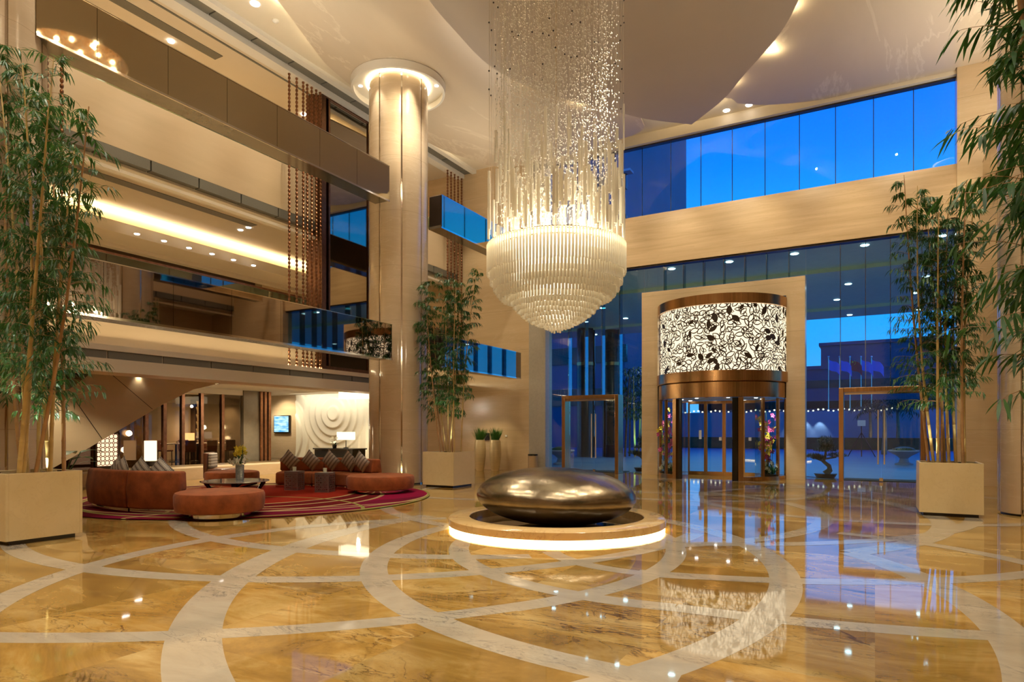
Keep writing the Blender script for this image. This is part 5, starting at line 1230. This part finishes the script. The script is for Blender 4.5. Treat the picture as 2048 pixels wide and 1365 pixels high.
building(far(1640, 105).x, far(1640, 105).x + 26, 118, 150, 15.5, 'pale office block beyond the square', [(z, z + 1.3) for z in (9, 5.5)], M['office'])
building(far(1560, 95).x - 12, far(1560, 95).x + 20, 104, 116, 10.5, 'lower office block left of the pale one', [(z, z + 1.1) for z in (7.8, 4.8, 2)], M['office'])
o = empty('garden_wall', (far(1660, 60).x, 66, 0), label='long low garden wall lit by three small wall lamps across the square', cat='wall')
MB().box(-15, 9, 0, .6, 0, 3.4).build('wall_body', M['concrete'], o)
for k_, dx in enumerate((-3.2, -2.0, -.8)): spot((far(1660, 60).x + dx, 65.5, 2.9), 130, 70, (.6, .75, 1), to=(far(1660, 60).x + dx, 66, .5))
o = empty('light_garland', (far(1660, 58).x, 66.05, 3.49), label='thin garland of white lights along the top of the garden wall', cat='garland')
m = MB()
for i in range(48): m.ball((-14.5 + i * .42, 0, .09 * math.sin(i * 1.4)), .09, 6, 4)
tag(m.build('garland_lights', emis('garland_glow', (1, .95, .7), 1.6), o), kind='stuff')
o = MB().box(-15, 20, 0, 2.2, 0, 1.0).build('hedge', M['pine'], label='low dark clipped hedge before the garden wall', cat='hedge'); o.location = (far(1660, 58).x, 61.5, 0)
for i, px in enumerate((1657, 1679, 1700, 1722, 1743)):
    p = far(px, 62); o = empty('flagpole', (p.x, p.y, 0), label='flagpole in the square, %s of five' % ('leftmost', 'second', 'middle', 'fourth', 'rightmost')[i], cat='flagpole', group='flagpoles'); MB().tube([(0, 0, 0), (0, 0, 8.6)], [.05, .03], 8).ball((0, 0, 8.65), .09, 8, 6).build('pole', M['chrome'], o)
    f = MB(); nx, nz = 10, 6; w_, h_ = 1.25, .95; v = []
    for a in range(nx + 1):
        for b in range(nz + 1): s_ = a / nx; v.append((w_ * s_ * .82, .16 * math.sin(s_ * 7) * s_ + .5 * s_, 8.4 - h_ * b / nz - .75 * s_ * s_ - .1 * math.sin(s_ * 6)))
    f.add(v, [(a * (nz + 1) + b, (a + 1) * (nz + 1) + b, (a + 1) * (nz + 1) + b + 1, a * (nz + 1) + b + 1) for a in range(nx) for b in range(nz)], True)
    fo = f.build('flag_cloth', M['red'] if i == 2 else M['bluecloth'], o)
    if i == 2:
        def star(cx_, cz_, r_, name='flag_star'):
            s2 = MB(); pts = []
            for q in range(10): a = math.pi / 2 + q * math.pi / 5; rr_ = r_ if q % 2 == 0 else r_ * .42; pts.append((cx_ + rr_ * math.cos(a), .16 * math.sin(cx_ / (w_ * .82) * 7) * (cx_ / (w_ * .82)) + .5 * cx_ / (w_ * .82) - .03, cz_ + rr_ * math.sin(a)))
            s2.add(pts, [tuple(range(10))]); s2.build(name, M['yellow'], fo)
        star(.2, 8.15, .12)
        for cx_, cz_ in ((.38, 8.27), (.45, 8.16), (.45, 8.02), (.38, 7.92)): star(cx_, cz_, .045)
o = empty('easel_sign', (far(1723, 40).x, far(1723, 40).y, -.01), label='folding easel sign standing on the forecourt', cat='sign')
for s_ in (-1, 1): MB().tube([(.75 * s_, 0, 0), (0, 0, 1.5)], .03, 6).build('leg', M['darkcol'], o)
MB().box(-.22, .22, -.03, .0, 1.9, 2.25).build('sign_board', M['white'], o); MB().tube([(0, .3, 0), (0, 0, 1.9)], .03, 6).build('prop', M['darkcol'], o)
def urn(x, y, s_, lab):
    o = empty('stone_urn', (x, y, -.01), label=lab, cat='urn'); MB().lathe([(0, 0), (.38 * s_, 0), (.38 * s_, .06 * s_), (.22 * s_, .12 * s_), (.17 * s_, .3 * s_), (.3 * s_, .42 * s_), (.58 * s_, .58 * s_), (.66 * s_, .64 * s_), (.64 * s_, .7 * s_), (0, .68 * s_)], n=32).build('bowl', M['concrete'], o)
    g = MB(); rr = random.Random(int(x * 7)); g.ball((0, 0, .66 * s_), .5 * s_, 16, 8, (1, 1, .4))
    for i in range(300): a = rr.uniform(0, 6.28); q = rr.uniform(0, .5 * s_); blade(g, (q * math.cos(a), q * math.sin(a), .7 * s_), Vector((rr.uniform(-1, 1), rr.uniform(-1, 1), 1.2)), .14, .014, .4, 2)
    g.build('planting', M['pine'], o)
p = far(1808, 30.6); urn(p.x, p.y, 1.0, 'stone urn of low greenery outside the right glass door'); p = far(1122, 31); urn(p.x, p.y, 1.0, 'stone urn of low greenery outside the left glass door')
def bonsai(x, y, s_, seed, lab):
    o = empty('bonsai', (x, y, -.01), label=lab, cat='bonsai'); rr = random.Random(seed)
    MB().lathe([(0, 0), (.26 * s_, 0), (.34 * s_, .14 * s_), (.30 * s_, .14 * s_), (0, .12 * s_)], n=28).build('pot', M['dark'], o)
    MB().tube([(0, 0, .12 * s_), (.12 * s_, 0, .25 * s_), (.10 * s_, .02, .38 * s_), (-.06 * s_, 0, .52 * s_), (.0, 0, .72 * s_), (.02 * s_, 0, 1.05 * s_)], [.12 * s_, .09 * s_, .07 * s_, .06 * s_, .04 * s_, .02 * s_], 10).tube([(-.02 * s_, 0, .5 * s_), (-.3 * s_, 0, .62 * s_)], .03 * s_, 6).tube([(0, 0, .6 * s_), (.3 * s_, 0, .66 * s_)], .03 * s_, 6).build('trunk', pbr('grey_bark', (.20, .16, .12), .8, noise=.3, nscale=20, bump=.5), o)
    for cx_, cz_, r_, hh in ((0, 1.12, .24, .22), (-.32, .66, .26, .09), (.32, .70, .28, .09), (0, .86, .34, .09), (-.18, .60, .2, .07), (.05, .98, .2, .08)):
        g = MB()
        for i in range(650):
            a = rr.uniform(0, 6.28); q = math.sqrt(rr.random()) * r_ * s_; z = rr.uniform(-.6, 1) * hh * s_ * math.sqrt(max(.05, 1 - (q / (r_ * s_)) ** 2))
            blade(g, (cx_ * s_ + q * math.cos(a), q * math.sin(a), cz_ * s_ + z), Vector((rr.uniform(-1, 1), rr.uniform(-1, 1), rr.uniform(.1, 1.2))), .10 * s_, .022 * s_, .2, 1)
        g.build('foliage_pad', M['pine'], o)
p = far(1651, 22.2); bonsai(p.x, max(p.y, 24.15), 1.08, 1, 'bonsai in a dark tray outside the glass left of the right door'); p = far(1279, 25.9); bonsai(p.x + .15, max(p.y, 24.15), 1.08, 2, 'bonsai in a dark tray outside, left of the stone portal')
def palm(x, y, h, seed, lab):
    o = empty('palm_tree', (x, y, -.01), label=lab, cat='palm'); rr = random.Random(seed)
    MB().tube([(0, 0, 0), (.05, 0, h * .5), (0, 0, h)], [.18, .13, .10], 8).build('trunk', M['cane2'], o); g = MB()
    for k_ in range(16):
        a = 6.283 * k_ / 16 + rr.uniform(-.1, .1); e_ = rr.uniform(.1, .9); d = Vector((math.cos(a), math.sin(a), e_)).normalized(); q = Vector((0, 0, h))
        for i in range(9):
            q2 = q + d * .22; d = (d + Vector((0, 0, -.16))).normalized(); sd = d.cross(Vector((0, 0, 1))).normalized()
            for sg in (-1, 1): blade(g, q, (sd * sg + d * .5 + Vector((0, 0, -.3))), .5, .03, .6, 2)
            q = q2
    g.build('fronds', M['pine'], o); spot((x + .3, y - .7, .15), 60, 35, 'warm', to=(x, y, h * .7)); return o
for i, (px, d_) in enumerate(((1740, 57), (1768, 44), (1795, 54))):
    p = far(px, d_); palm(p.x, p.y, 3.4, 30 + i, 'uplit palm tree across the forecourt, %s of three' % ('leftmost', 'middle', 'rightmost')[i])
for i, px in enumerate((1250, 1259, 1270, 1277, 1284)):
    p = far(px, 40 + (i % 2)); o = empty('garden_bamboo', (p.x, p.y, -.01), label='uplit bamboo stem in the garden left of the portal, %s of five' % ('leftmost', 'second', 'third', 'fourth', 'rightmost')[i], cat='bamboo', group='garden bamboo')
    MB().tube([(0, 0, 0), (.15 - .1 * (i % 3), 0, 3), (.3 - .2 * (i % 3), 0, 5)], [.07, .06, .03], 7).build('stem', M['cane'] if i > 1 else M['copper'], o); g = MB(); rr = random.Random(i)
    for k_ in range(160): blade(g, (rr.uniform(-.2, .2), rr.uniform(-.2, .2), rr.uniform(2.4, 5.6)), Vector((rr.uniform(-1, 1), rr.uniform(-1, 1), -.3)), .4, .035, .4, 2)
    g.build('leaves', M['pine'], o)
p = far(1277, 39.5); spot((p.x, p.y - .3, .1), 160, 60, (.35, 1, .6), to=(p.x, p.y + .8, 2.4)); p = far(1254, 39.5); spot((p.x, p.y - .3, .1), 110, 50, 'gold', to=(p.x, p.y + .8, 2.4))
